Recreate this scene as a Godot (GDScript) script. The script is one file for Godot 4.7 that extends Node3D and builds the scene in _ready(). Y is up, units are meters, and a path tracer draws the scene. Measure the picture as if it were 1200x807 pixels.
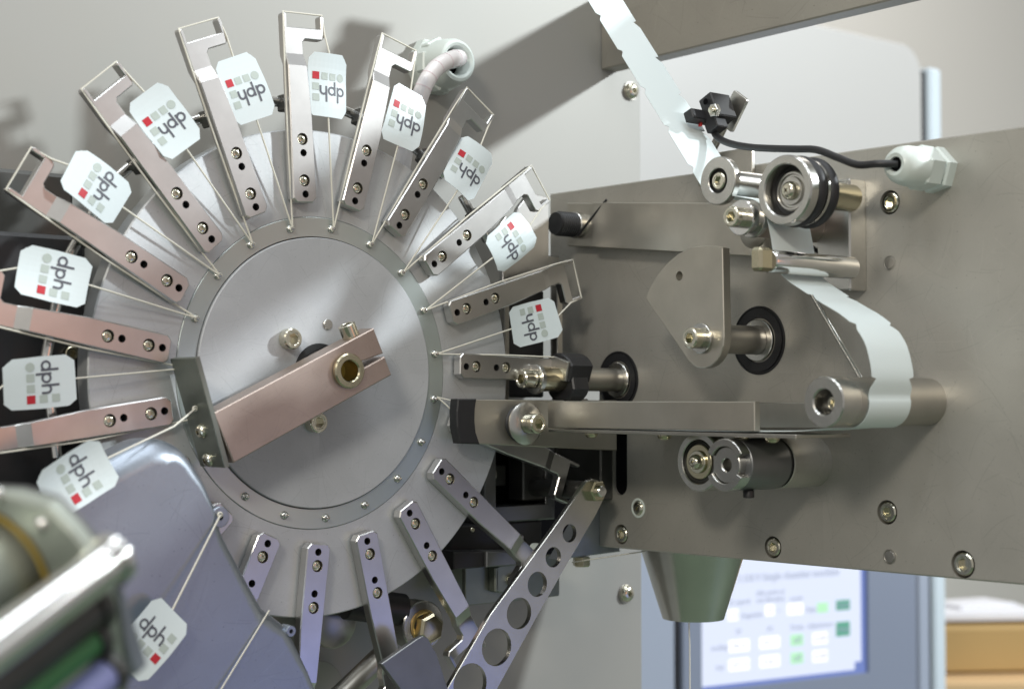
extends Node3D
# A tea-bag machine seen close up: a tag wheel with nineteen arms, and beside it, at a right angle, the side plate that feeds the paper tape.
# Every length below is in millimetres (mm() turns them into metres). x runs along the wheel's face, y is up, z is the wheel's axis; the side plate lies at x = 190.

const MM := 0.001
const PLATE_X := 190.0
const PITCH := 360.0 / 19.0
const PIN_PHASE := 5.807

var rng := RandomNumberGenerator.new()
var mat := {}


# ---------------------------------------------------------------- mesh builder
class Shape:
	var v := PackedVector3Array()
	var n := PackedVector3Array()
	var t := PackedVector2Array()
	var bend := ""
	var curl := []

	func bent(p: Vector3) -> Vector3:
		if bend == "arm":   # the arm is cranked back near its head
			return p - Vector3(0, 0, 2.6 * clampf((p.y - 147.5) / 6.0, 0, 1))
		return Vector3(p.x, p.y, p.z + curl[0] * p.x * p.x * 0.006 + curl[1] * p.x * p.y * 0.004 + curl[2] * p.y * p.y * 0.0035 + curl[3] * sin(p.y * 0.22 + curl[4]) * 0.35)

	func tri(a: Vector3, b: Vector3, c: Vector3, na: Vector3, nb: Vector3, nc: Vector3, ua := Vector2.ZERO, ub := Vector2.ZERO, uc := Vector2.ZERO) -> void:
		if bend:
			a = bent(a)
			b = bent(b)
			c = bent(c)
			var f: Vector3 = (b - a).cross(c - a).normalized()
			if f.dot(na + nb + nc) < 0.0:
				f = -f
			na = f
			nb = f
			nc = f
		var g := (b - a).cross(c - a)
		if g.length_squared() < 1e-12:
			return
		if g.dot(na + nb + nc) > 0.0:
			v.append_array([a * MM, c * MM, b * MM])
			n.append_array([na, nc, nb])
			t.append_array([ua, uc, ub])
		else:
			v.append_array([a * MM, b * MM, c * MM])
			n.append_array([na, nb, nc])
			t.append_array([ua, ub, uc])

	func quad(a: Vector3, b: Vector3, c: Vector3, d: Vector3, na: Vector3, nb: Vector3, nc: Vector3, nd: Vector3, uv := [Vector2(0, 0), Vector2(1, 0), Vector2(1, 1), Vector2(0, 1)]) -> void:
		tri(a, b, c, na, nb, nc, uv[0], uv[1], uv[2])
		tri(a, c, d, na, nc, nd, uv[0], uv[2], uv[3])

	func flat(a: Vector3, b: Vector3, c: Vector3, d: Vector3, towards: Vector3) -> void:
		var f := (b - a).cross(d - a)
		if f.length_squared() < 1e-10:
			f = (c - b).cross(d - b)
		f = f.normalized()
		if f.dot(towards) < 0.0:
			f = -f
		quad(a, b, c, d, f, f, f, f)

	# a box whose edges are chamfered by ch
	func box(mid: Vector3, size: Vector3, ch := 0.4, at := Transform3D.IDENTITY) -> Shape:
		var h := size / 2.0
		ch = minf(ch, minf(h.x, minf(h.y, h.z)) * 0.8)
		var k := h - Vector3.ONE * ch
		var b := at.basis
		for axis in 3:
			for s in [-1.0, 1.0]:
				var nn := Vector3.ZERO
				nn[axis] = s
				var u := (axis + 1) % 3
				var w := (axis + 2) % 3
				var q := []
				for c in [[-1, -1], [1, -1], [1, 1], [-1, 1]]:
					var p := Vector3.ZERO
					p[axis] = h[axis] * s
					p[u] = k[u] * c[0]
					p[w] = k[w] * c[1]
					q.append(at * (mid + p))
				flat(q[0], q[1], q[2], q[3], b * nn)
		if ch > 0.0:
			for axis in 3:
				var u := (axis + 1) % 3
				var w := (axis + 2) % 3
				for su in [-1.0, 1.0]:
					for sw in [-1.0, 1.0]:
						var q := []
						for c in [[-1, 0], [1, 0], [1, 1], [-1, 1]]:
							var p := Vector3.ZERO
							p[axis] = k[axis] * c[0]
							p[u] = (h[u] if c[1] == 0 else k[u]) * su
							p[w] = (k[w] if c[1] == 0 else h[w]) * sw
							q.append(at * (mid + p))
						var nn := Vector3.ZERO
						nn[u] = su
						nn[w] = sw
						flat(q[0], q[1], q[2], q[3], b * nn)
			for sx in [-1.0, 1.0]:
				for sy in [-1.0, 1.0]:
					for sz in [-1.0, 1.0]:
						var s := Vector3(sx, sy, sz)
						var f := (b * s).normalized()
						tri(at * (mid + Vector3(h.x, k.y, k.z) * s), at * (mid + Vector3(k.x, h.y, k.z) * s), at * (mid + Vector3(k.x, k.y, h.z) * s), f, f, f)
		return self

	# a profile of (radius, height) turned about the z axis; run it counter-clockwise, so that outside walls go up
	func lathe(profile: Array, segs := 32, at := Transform3D.IDENTITY, soft := 38.0) -> Shape:
		var m := profile.size()
		var nn := []
		for i in m - 1:
			var d: Vector2 = profile[i + 1] - profile[i]
			nn.append(Vector2(d.y, -d.x).normalized())
		var along := 0.0
		for i in m - 1:
			var a: Vector2 = profile[i]
			var c: Vector2 = profile[i + 1]
			if a.distance_to(c) < 1e-5:
				continue
			var n0: Vector2 = nn[i]
			var n1: Vector2 = nn[i]
			if i > 0 and rad_to_deg(absf(nn[i].angle_to(nn[i - 1]))) < soft:
				n0 = (nn[i] + nn[i - 1]).normalized()
			if i < m - 2 and rad_to_deg(absf(nn[i].angle_to(nn[i + 1]))) < soft:
				n1 = (nn[i] + nn[i + 1]).normalized()
			var w := a.distance_to(c)
			for k in segs:
				var p := TAU * k / segs
				var q := TAU * (k + 1) / segs
				var cp := Vector3(cos(p), sin(p), 0)
				var cq := Vector3(cos(q), sin(q), 0)
				var z := Vector3(0, 0, 1)
				quad(at * (cp * a.x + z * a.y), at * (cq * a.x + z * a.y), at * (cq * c.x + z * c.y), at * (cp * c.x + z * c.y),
					at.basis * (cp * n0.x + z * n0.y), at.basis * (cq * n0.x + z * n0.y), at.basis * (cq * n1.x + z * n1.y), at.basis * (cp * n1.x + z * n1.y),
					[Vector2(float(k) / segs, along * 0.02), Vector2(float(k + 1) / segs, along * 0.02), Vector2(float(k + 1) / segs, (along + w) * 0.02), Vector2(float(k) / segs, (along + w) * 0.02)])
			along += w
		return self

	static func circle(x: float, y: float, r: float, segs := 20) -> PackedVector2Array:
		var out := PackedVector2Array()
		for k in segs:
			out.append(Vector2(x + r * cos(TAU * k / segs), y + r * sin(TAU * k / segs)))
		return out

	# polygon inset by d, with the edges listed in kept left where they are
	static func inset(poly: PackedVector2Array, d: float, kept := {}) -> PackedVector2Array:
		var out := PackedVector2Array()
		var m := poly.size()
		for i in m:
			var e0 := (poly[i] - poly[(i + m - 1) % m]).normalized()
			var e1 := (poly[(i + 1) % m] - poly[i]).normalized()
			var n0 := Vector2(-e0.y, e0.x)
			var n1 := Vector2(-e1.y, e1.x)
			var d0 := 0.0 if kept.has((i + m - 1) % m) else d
			var d1 := 0.0 if kept.has(i) else d
			var det := n0.x * n1.y - n0.y * n1.x
			if absf(det) < 0.05:
				out.append(poly[i] + n1 * maxf(d0, d1))
			else:
				out.append(poly[i] + Vector2((d0 * n1.y - d1 * n0.y) / det, (n0.x * d1 - n1.x * d0) / det))
		return out

	static func fine(poly: PackedVector2Array, step: float) -> PackedVector2Array:
		var out := PackedVector2Array()
		for i in poly.size():
			var a := poly[i]
			var b := poly[(i + 1) % poly.size()]
			var k := maxi(1, ceili(a.distance_to(b) / step))
			for j in k:
				out.append(a.lerp(b, float(j) / k))
		return out

	func cap(poly: PackedVector2Array, holes: Array, z: float, nz: float, at: Transform3D, extra := PackedVector2Array()) -> void:
		var nn := at.basis * Vector3(0, 0, nz)
		if extra.is_empty():
			var pieces: Array = [poly]
			if not holes.is_empty():   # cut through the middle of every hole, so that no piece is left with a hole in it
				pieces = []
				var cuts := []
				for h in holes:
					var lo := INF
					var hi := -INF
					for p in h:
						lo = minf(lo, p.x)
						hi = maxf(hi, p.x)
					cuts.append((lo + hi) / 2.0 + 0.013)
				cuts.sort()
				cuts.push_front(-3000.0)
				cuts.append(3000.0)
				for i in cuts.size() - 1:
					if cuts[i + 1] - cuts[i] < 0.02:
						continue
					var strip := PackedVector2Array([Vector2(cuts[i], -3000), Vector2(cuts[i + 1], -3000), Vector2(cuts[i + 1], 3000), Vector2(cuts[i], 3000)])
					var got: Array = Geometry2D.intersect_polygons(poly, strip)
					for h in holes:
						var next := []
						for g in got:
							next.append_array(Geometry2D.clip_polygons(g, h))
						got = next
					pieces.append_array(got)
			for g in pieces:
				var idx := Geometry2D.triangulate_polygon(g)
				for i in range(0, idx.size(), 3):
					var a: Vector2 = g[idx[i]]
					var b: Vector2 = g[idx[i + 1]]
					var c: Vector2 = g[idx[i + 2]]
					tri(at * Vector3(a.x, a.y, z), at * Vector3(b.x, b.y, z), at * Vector3(c.x, c.y, z), nn, nn, nn, a * 0.02, b * 0.02, c * 0.02)
			return
		var pts := PackedVector2Array(poly)
		pts.append_array(extra)
		var seen := {}
		var clean := PackedVector2Array()
		for p in pts:
			var key := Vector2i(roundi(p.x * 500), roundi(p.y * 500))
			if not seen.has(key):
				seen[key] = true
				clean.append(p + Vector2(sin(p.x * 91.7 + p.y * 13.1), cos(p.y * 57.3 - p.x * 31.7)) * 0.0006)
		var idx := Geometry2D.triangulate_delaunay(clean)
		for i in range(0, idx.size(), 3):
			var a := clean[idx[i]]
			var b := clean[idx[i + 1]]
			var c := clean[idx[i + 2]]
			if absf((b - a).cross(c - a)) > 1e-4 and Geometry2D.is_point_in_polygon((a + b + c) / 3.0, poly):
				tri(at * Vector3(a.x, a.y, z), at * Vector3(b.x, b.y, z), at * Vector3(c.x, c.y, z), nn, nn, nn)

	func wall(poly: PackedVector2Array, z0: float, z1: float, at: Transform3D, out := 1.0, kept := {}) -> void:
		var m := poly.size()
		var en := []
		for i in m:
			var e := (poly[(i + 1) % m] - poly[i]).normalized()
			en.append(Vector2(e.y, -e.x) * out)
		for i in m:
			if kept.has(i):
				continue
			var a := poly[i]
			var b := poly[(i + 1) % m]
			var n0: Vector2 = en[i]
			var n1: Vector2 = en[i]
			if en[i].dot(en[(i + m - 1) % m]) > 0.8:
				n0 = (en[i] + en[(i + m - 1) % m]).normalized()
			if en[i].dot(en[(i + 1) % m]) > 0.8:
				n1 = (en[i] + en[(i + 1) % m]).normalized()
			var p0 := at.basis * Vector3(n0.x, n0.y, 0)
			var p1 := at.basis * Vector3(n1.x, n1.y, 0)
			quad(at * Vector3(a.x, a.y, z0), at * Vector3(b.x, b.y, z0), at * Vector3(b.x, b.y, z1), at * Vector3(a.x, a.y, z1), p0, p1, p1, p0)

	# a plate cut to an outline (counter-clockwise), with round or other holes, from z0 to z1, its front edge broken by ch
	func plate(outline: PackedVector2Array, z0: float, z1: float, ch := 0.4, holes := [], at := Transform3D.IDENTITY, kept := {}, step := 0.0) -> Shape:
		var poly := outline
		if Geometry2D.is_polygon_clockwise(poly):
			poly.reverse()
		if step > 0.0:
			poly = fine(poly, step)
		var top := inset(poly, ch, kept) if ch > 0.0 else poly
		var rims := []
		for h in holes:
			var hp: PackedVector2Array = h
			if Geometry2D.is_polygon_clockwise(hp):
				hp.reverse()
			rims.append(hp)
		cap(top, rims, z1, 1.0, at)
		cap(poly, rims, z0, -1.0, at)
		wall(poly, z0, z1 - ch, at, 1.0, kept)
		if ch > 0.0:
			var m := poly.size()
			for i in m:
				if kept.has(i):
					continue
				var j := (i + 1) % m
				var e := (poly[j] - poly[i]).normalized()
				flat(at * Vector3(poly[i].x, poly[i].y, z1 - ch), at * Vector3(poly[j].x, poly[j].y, z1 - ch), at * Vector3(top[j].x, top[j].y, z1), at * Vector3(top[i].x, top[i].y, z1), at.basis * Vector3(e.y, -e.x, 1))
		for h in rims:
			wall(h, z0, z1, at, -1.0)
		return self

	func tube(path: Array, r: float, segs := 8, closed := true) -> Shape:
		var m := path.size()
		var rings := []
		var dirs := []
		var side := Vector3.ZERO
		for i in m:
			var d: Vector3 = (path[mini(i + 1, m - 1)] - path[maxi(i - 1, 0)]).normalized()
			if side == Vector3.ZERO:
				side = d.cross(Vector3.UP if absf(d.y) < 0.9 else Vector3.RIGHT).normalized()
			side = (side - d * side.dot(d)).normalized()
			var up := d.cross(side)
			var ring := []
			for k in segs:
				ring.append(side * cos(TAU * k / segs) + up * sin(TAU * k / segs))
			rings.append(ring)
			dirs.append(d)
		for i in m - 1:
			for k in segs:
				var j := (k + 1) % segs
				quad(path[i] + rings[i][k] * r, path[i] + rings[i][j] * r, path[i + 1] + rings[i + 1][j] * r, path[i + 1] + rings[i + 1][k] * r, rings[i][k], rings[i][j], rings[i + 1][j], rings[i + 1][k])
		if closed:
			for k in segs:
				var j := (k + 1) % segs
				var d0: Vector3 = -dirs[0]
				var d1: Vector3 = dirs[m - 1]
				tri(path[0], path[0] + rings[0][k] * r, path[0] + rings[0][j] * r, d0, d0, d0)
				tri(path[m - 1], path[m - 1] + rings[m - 1][k] * r, path[m - 1] + rings[m - 1][j] * r, d1, d1, d1)
		return self

	# the ring between a circle of radius r and a socket outline, the socket's walls and its floor
	func socket(r: float, z: float, kind: String, size: float, deep: float, at := Transform3D.IDENTITY) -> Shape:
		var segs := 24
		var lip := PackedVector2Array()
		for k in segs:
			var a := TAU * k / segs
			var s := size
			if kind == "hex":
				var w := fposmod(a, PI / 3.0) - PI / 6.0
				s = size * cos(PI / 6.0) / cos(w)
			elif kind == "cross":
				s = size * (1.0 if k % 6 == 0 else 0.62 if k % 6 in [1, 5] else 0.36)
			lip.append(Vector2(cos(a), sin(a)) * s)
		for k in segs:
			var j := (k + 1) % segs
			var a := Vector3(cos(TAU * k / segs), sin(TAU * k / segs), 0)
			var b := Vector3(cos(TAU * j / segs), sin(TAU * j / segs), 0)
			var p := Vector3(lip[k].x, lip[k].y, z)
			var q := Vector3(lip[j].x, lip[j].y, z)
			var f := Vector3(0, 0, -deep)
			flat(at * (a * r + Vector3(0, 0, z)), at * (b * r + Vector3(0, 0, z)), at * q, at * p, at.basis * Vector3(0, 0, 1))
			flat(at * p, at * q, at * (q + f), at * (p + f), at.basis * -(p + q - Vector3(0, 0, 2 * z)))
			tri(at * Vector3(0, 0, z - deep - 0.1), at * (p + f), at * (q + f), at.basis.z, at.basis.z, at.basis.z)
		return self

	func mesh() -> ArrayMesh:
		var a := []
		a.resize(Mesh.ARRAY_MAX)
		a[Mesh.ARRAY_VERTEX] = v
		a[Mesh.ARRAY_NORMAL] = n
		a[Mesh.ARRAY_TEX_UV] = t
		var m := ArrayMesh.new()
		m.add_surface_from_arrays(Mesh.PRIMITIVE_TRIANGLES, a)
		return m


# ---------------------------------------------------------------- scene helpers
func mm(x: float, y: float, z: float) -> Vector3:
	return Vector3(x, y, z) * MM

func on_wheel(x: float, y: float, z: float, turn := 0.0) -> Transform3D:
	return Transform3D(Basis(Vector3.BACK, deg_to_rad(turn)), mm(x, y, z))

# a frame on the side plate: its z axis stands out of the plate (towards -x), its x axis runs along +z
func on_plate(a: float, y: float, out := 0.0, turn := 0.0) -> Transform3D:
	return Transform3D(Basis(Vector3(0, 0, 1), Vector3(0, 1, 0), Vector3(-1, 0, 0)) * Basis(Vector3.BACK, deg_to_rad(turn)), mm(PLATE_X - out, y, a))

func shift(x: float, y: float, z: float, turn := 0.0) -> Transform3D:   # inside a Shape: millimetres
	return Transform3D(Basis(Vector3.BACK, deg_to_rad(turn)), Vector3(x, y, z))

func tag(o: Node3D, label: String, category: String, group := "") -> void:
	o.set_meta("label", label)
	o.set_meta("category", category)
	if group:
		o.set_meta("group", group)

func thing(called: String, label: String, category: String, at: Transform3D, group := "") -> Node3D:
	var o := Node3D.new()
	o.name = called
	o.transform = at
	tag(o, label, category, group)
	add_child(o, true)
	return o

func part(called: String, s, m: String, parent: Node3D, at := Transform3D.IDENTITY) -> MeshInstance3D:
	var o := MeshInstance3D.new()
	o.name = called
	o.mesh = s if s is ArrayMesh else s.mesh()
	o.material_override = mat[m]
	o.transform = at
	parent.add_child(o, true)
	return o

func whole(called: String, label: String, category: String, s, m: String, at := Transform3D.IDENTITY, group := "") -> MeshInstance3D:
	var o := part(called, s, m, self, at)
	tag(o, label, category, group)
	return o

func structure(called: String, s, m: String, at := Transform3D.IDENTITY) -> void:
	part(called, s, m, self, at).set_meta("kind", "structure")

func v2(list: Array) -> PackedVector2Array:
	var out := PackedVector2Array()
	for p in list:
		out.append(Vector2(p[0], p[1]))
	return out

func v3(list: Array) -> Array:
	var out := []
	for p in list:
		out.append(Vector3(p[0], p[1], p[2]))
	return out

func curve(list: Array, steps := 6) -> Array:   # a Catmull-Rom line through the points
	var out := []
	var m := list.size()
	for i in m - 1:
		for k in steps:
			out.append(list[i].cubic_interpolate(list[i + 1], list[maxi(i - 1, 0)], list[mini(i + 2, m - 1)], float(k) / steps))
	out.append(list[m - 1])
	return out

func round_rect(x0: float, y0: float, x1: float, y1: float, r: float, segs := 4) -> PackedVector2Array:
	var out := PackedVector2Array()
	for c in [[x1 - r, y1 - r, 0], [x0 + r, y1 - r, 1], [x0 + r, y0 + r, 2], [x1 - r, y0 + r, 3]]:
		for k in segs + 1:
			var a: float = PI / 2 * (c[2] + float(k) / segs)
			out.append(Vector2(c[0] + r * cos(a), c[1] + r * sin(a)))
	return out


# ---------------------------------------------------------------- screws (z = 0 is the seat)
func cap_screw(r: float, h: float) -> Shape:
	var s := Shape.new()
	var k := r * 0.66
	s.lathe([Vector2(r * 0.96, 0), Vector2(r, 0.2), Vector2(r, h - r * 0.13), Vector2(r * 0.88, h), Vector2(k, h)], 32)
	s.lathe([Vector2(k, h), Vector2(k * 0.93, h - 0.25)], 24)
	s.socket(k * 0.93, h - 0.25, "hex", r * 0.56, h * 0.6)
	return s

func button_screw(r: float, h: float, kind := "hex") -> Shape:
	var s := Shape.new()
	var p := []
	for i in 7:
		var a := PI / 2 * i / 6.0
		p.append(Vector2(r * (0.42 + 0.58 * cos(a)), h * sin(a)))
	s.lathe(p, 28)
	s.socket(r * 0.42, h, kind, r * 0.38, h * 0.6)
	return s

func washer(r: float, bore: float, h: float) -> Shape:
	var c := minf(0.3, h * 0.25)
	return Shape.new().lathe([Vector2(r - c, 0), Vector2(r, c), Vector2(r, h - c), Vector2(r - c, h), Vector2(bore, h)], 36)

# a cap screw sunk in a counterbore that is cut into the plate it holds
func sunk_screw(r: float, bore: float, parent: Node3D, at: Transform3D) -> void:
	var o := part("screw", cap_screw(r, 4.2), "nickel", parent, at.translated_local(mm(0, 0, -4.0)))
	part("counterbore", Shape.new().lathe([Vector2(bore + 0.05, 4.0), Vector2(bore + 0.05, 0.02), Vector2(0, 0)], 32), "dark_steel", o)


# ---------------------------------------------------------------- materials
func noise_texture(frequency: float, seed_: int, lo: float, hi: float, octaves := 3, size := 512) -> NoiseTexture2D:
	var f := FastNoiseLite.new()
	f.noise_type = FastNoiseLite.TYPE_SIMPLEX_SMOOTH
	f.frequency = frequency
	f.seed = seed_
	f.fractal_octaves = octaves
	var g := Gradient.new()
	g.set_color(0, Color(lo, lo, lo))
	g.set_color(1, Color(hi, hi, hi))
	var t := NoiseTexture2D.new()
	t.width = size
	t.height = size
	t.seamless = true
	t.noise = f
	t.color_ramp = g
	return t

func brushed_texture(lo: float, hi: float, seed_: int) -> ImageTexture:
	var w := 512
	var h := 512
	var r := RandomNumberGenerator.new()
	r.seed = seed_
	var im := Image.create(w, h, false, Image.FORMAT_RGB8)
	for y in h:
		var x := 0
		var c := r.randf()
		while x < w:
			var run := r.randi_range(30, 160)
			var k := lerpf(lo, hi, clampf(c * 0.75 + r.randf() * 0.25, 0, 1))
			im.fill_rect(Rect2i(x, y, run, 1), Color(k, k, k))
			x += run
	return ImageTexture.create_from_image(im)

# smears, specks and hair scratches, as a factor on the colour
func worn_texture(size: int, seed_: int, scratches: int, specks: int, depth: float) -> ImageTexture:
	var r := RandomNumberGenerator.new()
	r.seed = seed_
	var f := FastNoiseLite.new()
	f.seed = seed_
	f.frequency = 3.0 / size
	f.fractal_octaves = 5
	var im := Image.create(size, size, false, Image.FORMAT_RGB8)
	for y in size:
		for x in size:
			var k := 0.955 + 0.045 * f.get_noise_2d(x, y) - 0.02 * r.randf()
			im.set_pixel(x, y, Color(k, k, k))
	for i in scratches:
		var p := Vector2(r.randf() * size, r.randf() * size)
		var d := Vector2.from_angle(r.randf() * TAU)
		var turn := r.randf_range(-0.006, 0.006)
		var k := 1.0 + depth * r.randf_range(-1.0, 0.6)
		for q in r.randi_range(14, 120):
			p += d
			d = d.rotated(turn)
			var at := Vector2i(posmod(int(p.x), size), posmod(int(p.y), size))
			im.set_pixelv(at, im.get_pixelv(at) * k)
	for i in specks:
		var at := Vector2i(r.randi_range(2, size - 4), r.randi_range(2, size - 4))
		var k := r.randf_range(0.72, 1.06)
		var w := 1 if r.randf() < 0.8 else 2
		for x in w:
			for y in w:
				im.set_pixelv(at + Vector2i(x, y), im.get_pixelv(at + Vector2i(x, y)) * k)
	return ImageTexture.create_from_image(im)

func metal(color: Color, rough: float, tex: Texture2D = null, scale := 12.0, bump := 0.0, metallic := 1.0, stains := true) -> StandardMaterial3D:
	var m := StandardMaterial3D.new()
	m.albedo_color = color.linear_to_srgb()
	m.metallic = metallic
	m.roughness = rough
	m.uv1_triplanar = true
	m.uv1_scale = Vector3.ONE * scale
	m.uv1_triplanar_sharpness = 6.0
	if tex:
		m.roughness_texture = tex
		m.roughness_texture_channel = BaseMaterial3D.TEXTURE_CHANNEL_RED
		if bump != 0.0:
			m.heightmap_enabled = true
			m.heightmap_texture = tex
			m.heightmap_scale = bump
	if stains:
		m.albedo_texture = mat_stain
	return m

var mat_stain: Texture2D

func plain(color: Color, rough: float, metallic := 0.0) -> StandardMaterial3D:
	var m := StandardMaterial3D.new()
	m.albedo_color = color.linear_to_srgb()
	m.roughness = rough
	m.metallic = metallic
	return m

func glow(color: Color, energy: float) -> StandardMaterial3D:
	var m := plain(color * 0.2, 0.4)
	m.emission_enabled = true
	m.emission = color.linear_to_srgb()
	m.emission_energy_multiplier = energy
	return m

func make_materials() -> void:
	mat_stain = noise_texture(0.008, 11, 0.93, 1.0, 4)
	var grain := noise_texture(0.16, 3, 0.8, 1.0, 3)
	var mottle := noise_texture(0.05, 7, 0.86, 1.0, 5)
	var brush := brushed_texture(0.86, 1.0, 5)
	var faint := noise_texture(0.09, 9, 0.955, 1.0, 4)
	mat.panel = metal(Color(0.33, 0.325, 0.305), 0.6, grain, 22.0, 0.0015, 0.4, false)
	mat.plate = metal(Color(0.54, 0.52, 0.475), 0.5, grain, 10.0, 0.004, 0.6)
	mat.beam = metal(Color(0.38, 0.355, 0.31), 0.5, grain, 9.0, 0.004, 0.5)
	mat.disc = metal(Color(0.60, 0.62, 0.635), 0.62, grain, 7.0, 0.006, 0.65)
	mat.hub = metal(Color(0.53, 0.545, 0.57), 0.74, grain, 8.0, 0.004, 0.35)
	mat.ring = metal(Color(0.48, 0.53, 0.52), 0.38, null, 6.0, 0.0, 0.75)
	mat.ring.uv1_triplanar = false
	mat.ring.albedo_texture = null
	mat.ring.anisotropy_enabled = true
	mat.ring.anisotropy = 0.7
	mat.arm = metal(Color(0.63, 0.62, 0.61), 0.31, faint, 10.0, 0.0, 1.0)
	mat.steel = metal(Color(0.58, 0.57, 0.54), 0.27, faint, 12.0, 0.0, 1.0)
	mat.satin = metal(Color(0.50, 0.48, 0.44), 0.40, faint, 12.0, 0.0, 1.0)
	mat.core_metal = metal(Color(0.46, 0.50, 0.45), 0.4, faint, 9.0, 0.0, 0.6)
	mat.bar = metal(Color(0.54, 0.51, 0.45), 0.36, brush, 9.0, 0.0, 0.85)
	mat.cone = metal(Color(0.70, 0.69, 0.66), 0.22, faint, 9.0, 0.0, 1.0)
	mat.chrome = metal(Color(0.75, 0.74, 0.72), 0.14, null, 10.0, 0.0, 1.0, false)
	mat.nickel = metal(Color(0.66, 0.63, 0.52), 0.2, null, 10.0, 0.0, 1.0, false)
	mat.brass = metal(Color(0.62, 0.48, 0.22), 0.3, null, 10.0, 0.0, 1.0, false)
	mat.rod = metal(Color(0.55, 0.50, 0.36), 0.22, null, 10.0, 0.0, 1.0, false)
	mat.bronzed = metal(Color(0.50, 0.41, 0.36), 0.48, grain, 12.0, 0.002, 0.85)
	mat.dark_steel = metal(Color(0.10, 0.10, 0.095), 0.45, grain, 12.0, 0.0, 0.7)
	mat.grey_steel = metal(Color(0.22, 0.225, 0.23), 0.42, grain, 12.0, 0.002, 0.8)
	mat.guard = metal(Color(0.37, 0.41, 0.475), 0.42, grain, 8.0, 0.002, 0.85)
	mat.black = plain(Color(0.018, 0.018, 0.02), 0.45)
	mat.rubber = plain(Color(0.012, 0.012, 0.014), 0.55)
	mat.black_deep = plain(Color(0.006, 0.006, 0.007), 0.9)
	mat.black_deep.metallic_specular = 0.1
	mat.gland = plain(Color(0.62, 0.68, 0.65), 0.32)
	mat.paper = plain(Color(0.74, 0.82, 0.85), 0.30)
	mat.paper.backlight_enabled = true
	mat.paper.backlight = Color(0.35, 0.38, 0.38)
	mat.tape = plain(Color(0.73, 0.815, 0.825), 0.42)
	mat.tape.backlight_enabled = true
	mat.tape.backlight = Color(0.3, 0.33, 0.33)
	mat.print_grey = plain(Color(0.46, 0.52, 0.49), 0.5)
	mat.print_red = plain(Color(0.50, 0.02, 0.035), 0.5)
	mat.print_ink = plain(Color(0.10, 0.105, 0.13), 0.5)
	mat.thread = plain(Color(0.70, 0.68, 0.60), 0.8)
	mat.cabinet = plain(Color(0.46, 0.45, 0.435), 0.45, 0.1)
	mat.cabinet_door = plain(Color(0.60, 0.68, 0.74), 0.4)
	mat.blue_grey = plain(Color(0.22, 0.25, 0.33), 0.5)
	mat.floor = plain(Color(0.10, 0.14, 0.095), 0.5)
	mat.zinc = metal(Color(0.24, 0.26, 0.23), 0.45, grain, 12.0, 0.002, 0.8)
	mat.blue_grey_steel = metal(Color(0.30, 0.33, 0.37), 0.45, grain, 12.0, 0.002, 0.6)
	mat.blue_grey_light = plain(Color(0.34, 0.38, 0.47), 0.5)
	mat.wall = plain(Color(0.80, 0.78, 0.74), 0.9)
	mat.carton = plain(Color(0.44, 0.29, 0.115), 0.8)
	mat.carton_pale = plain(Color(0.62, 0.42, 0.22), 0.8)
	mat.sheet = plain(Color(0.75, 0.75, 0.80), 0.8)
	mat.screen = glow(Color(0.66, 0.71, 0.86), 0.9)
	mat.screen_edge = glow(Color(0.16, 0.22, 0.52), 0.8)
	mat.screen_field = glow(Color(0.95, 0.95, 0.95), 1.0)
	mat.screen_green = glow(Color(0.45, 0.80, 0.50), 0.9)
	mat.screen_dark_green = glow(Color(0.10, 0.34, 0.24), 0.9)
	mat.screen_text = glow(Color(0.30, 0.34, 0.45), 0.9)
	mat.green = plain(Color(0.055, 0.20, 0.07), 0.4)
	mat.lavender = plain(Color(0.26, 0.28, 0.55), 0.35)
	mat.amber = plain(Color(0.40, 0.28, 0.05), 0.4)
	mat.red = plain(Color(0.5, 0.02, 0.02), 0.4)
	mat.hose = plain(Color(0.80, 0.77, 0.78), 0.14)
	mat.hose.clearcoat_enabled = true
	mat.hose_wire = plain(Color(0.72, 0.60, 0.64), 0.3)
	var worn := worn_texture(768, 21, 380, 1200, 0.11)
	for q in ["plate", "beam", "disc", "hub", "guard", "bronzed"]:
		mat[q].albedo_texture = worn
	for q in ["beam"]:
		mat[q].uv1_scale = Vector3.ONE * 4.5
	for q in ["plate", "guard"]:
		mat[q].uv1_scale = Vector3.ONE * 6.5
	for q in ["disc", "hub"]:
		mat[q].anisotropy_enabled = q == "disc"
		mat[q].anisotropy = 0.2


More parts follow.
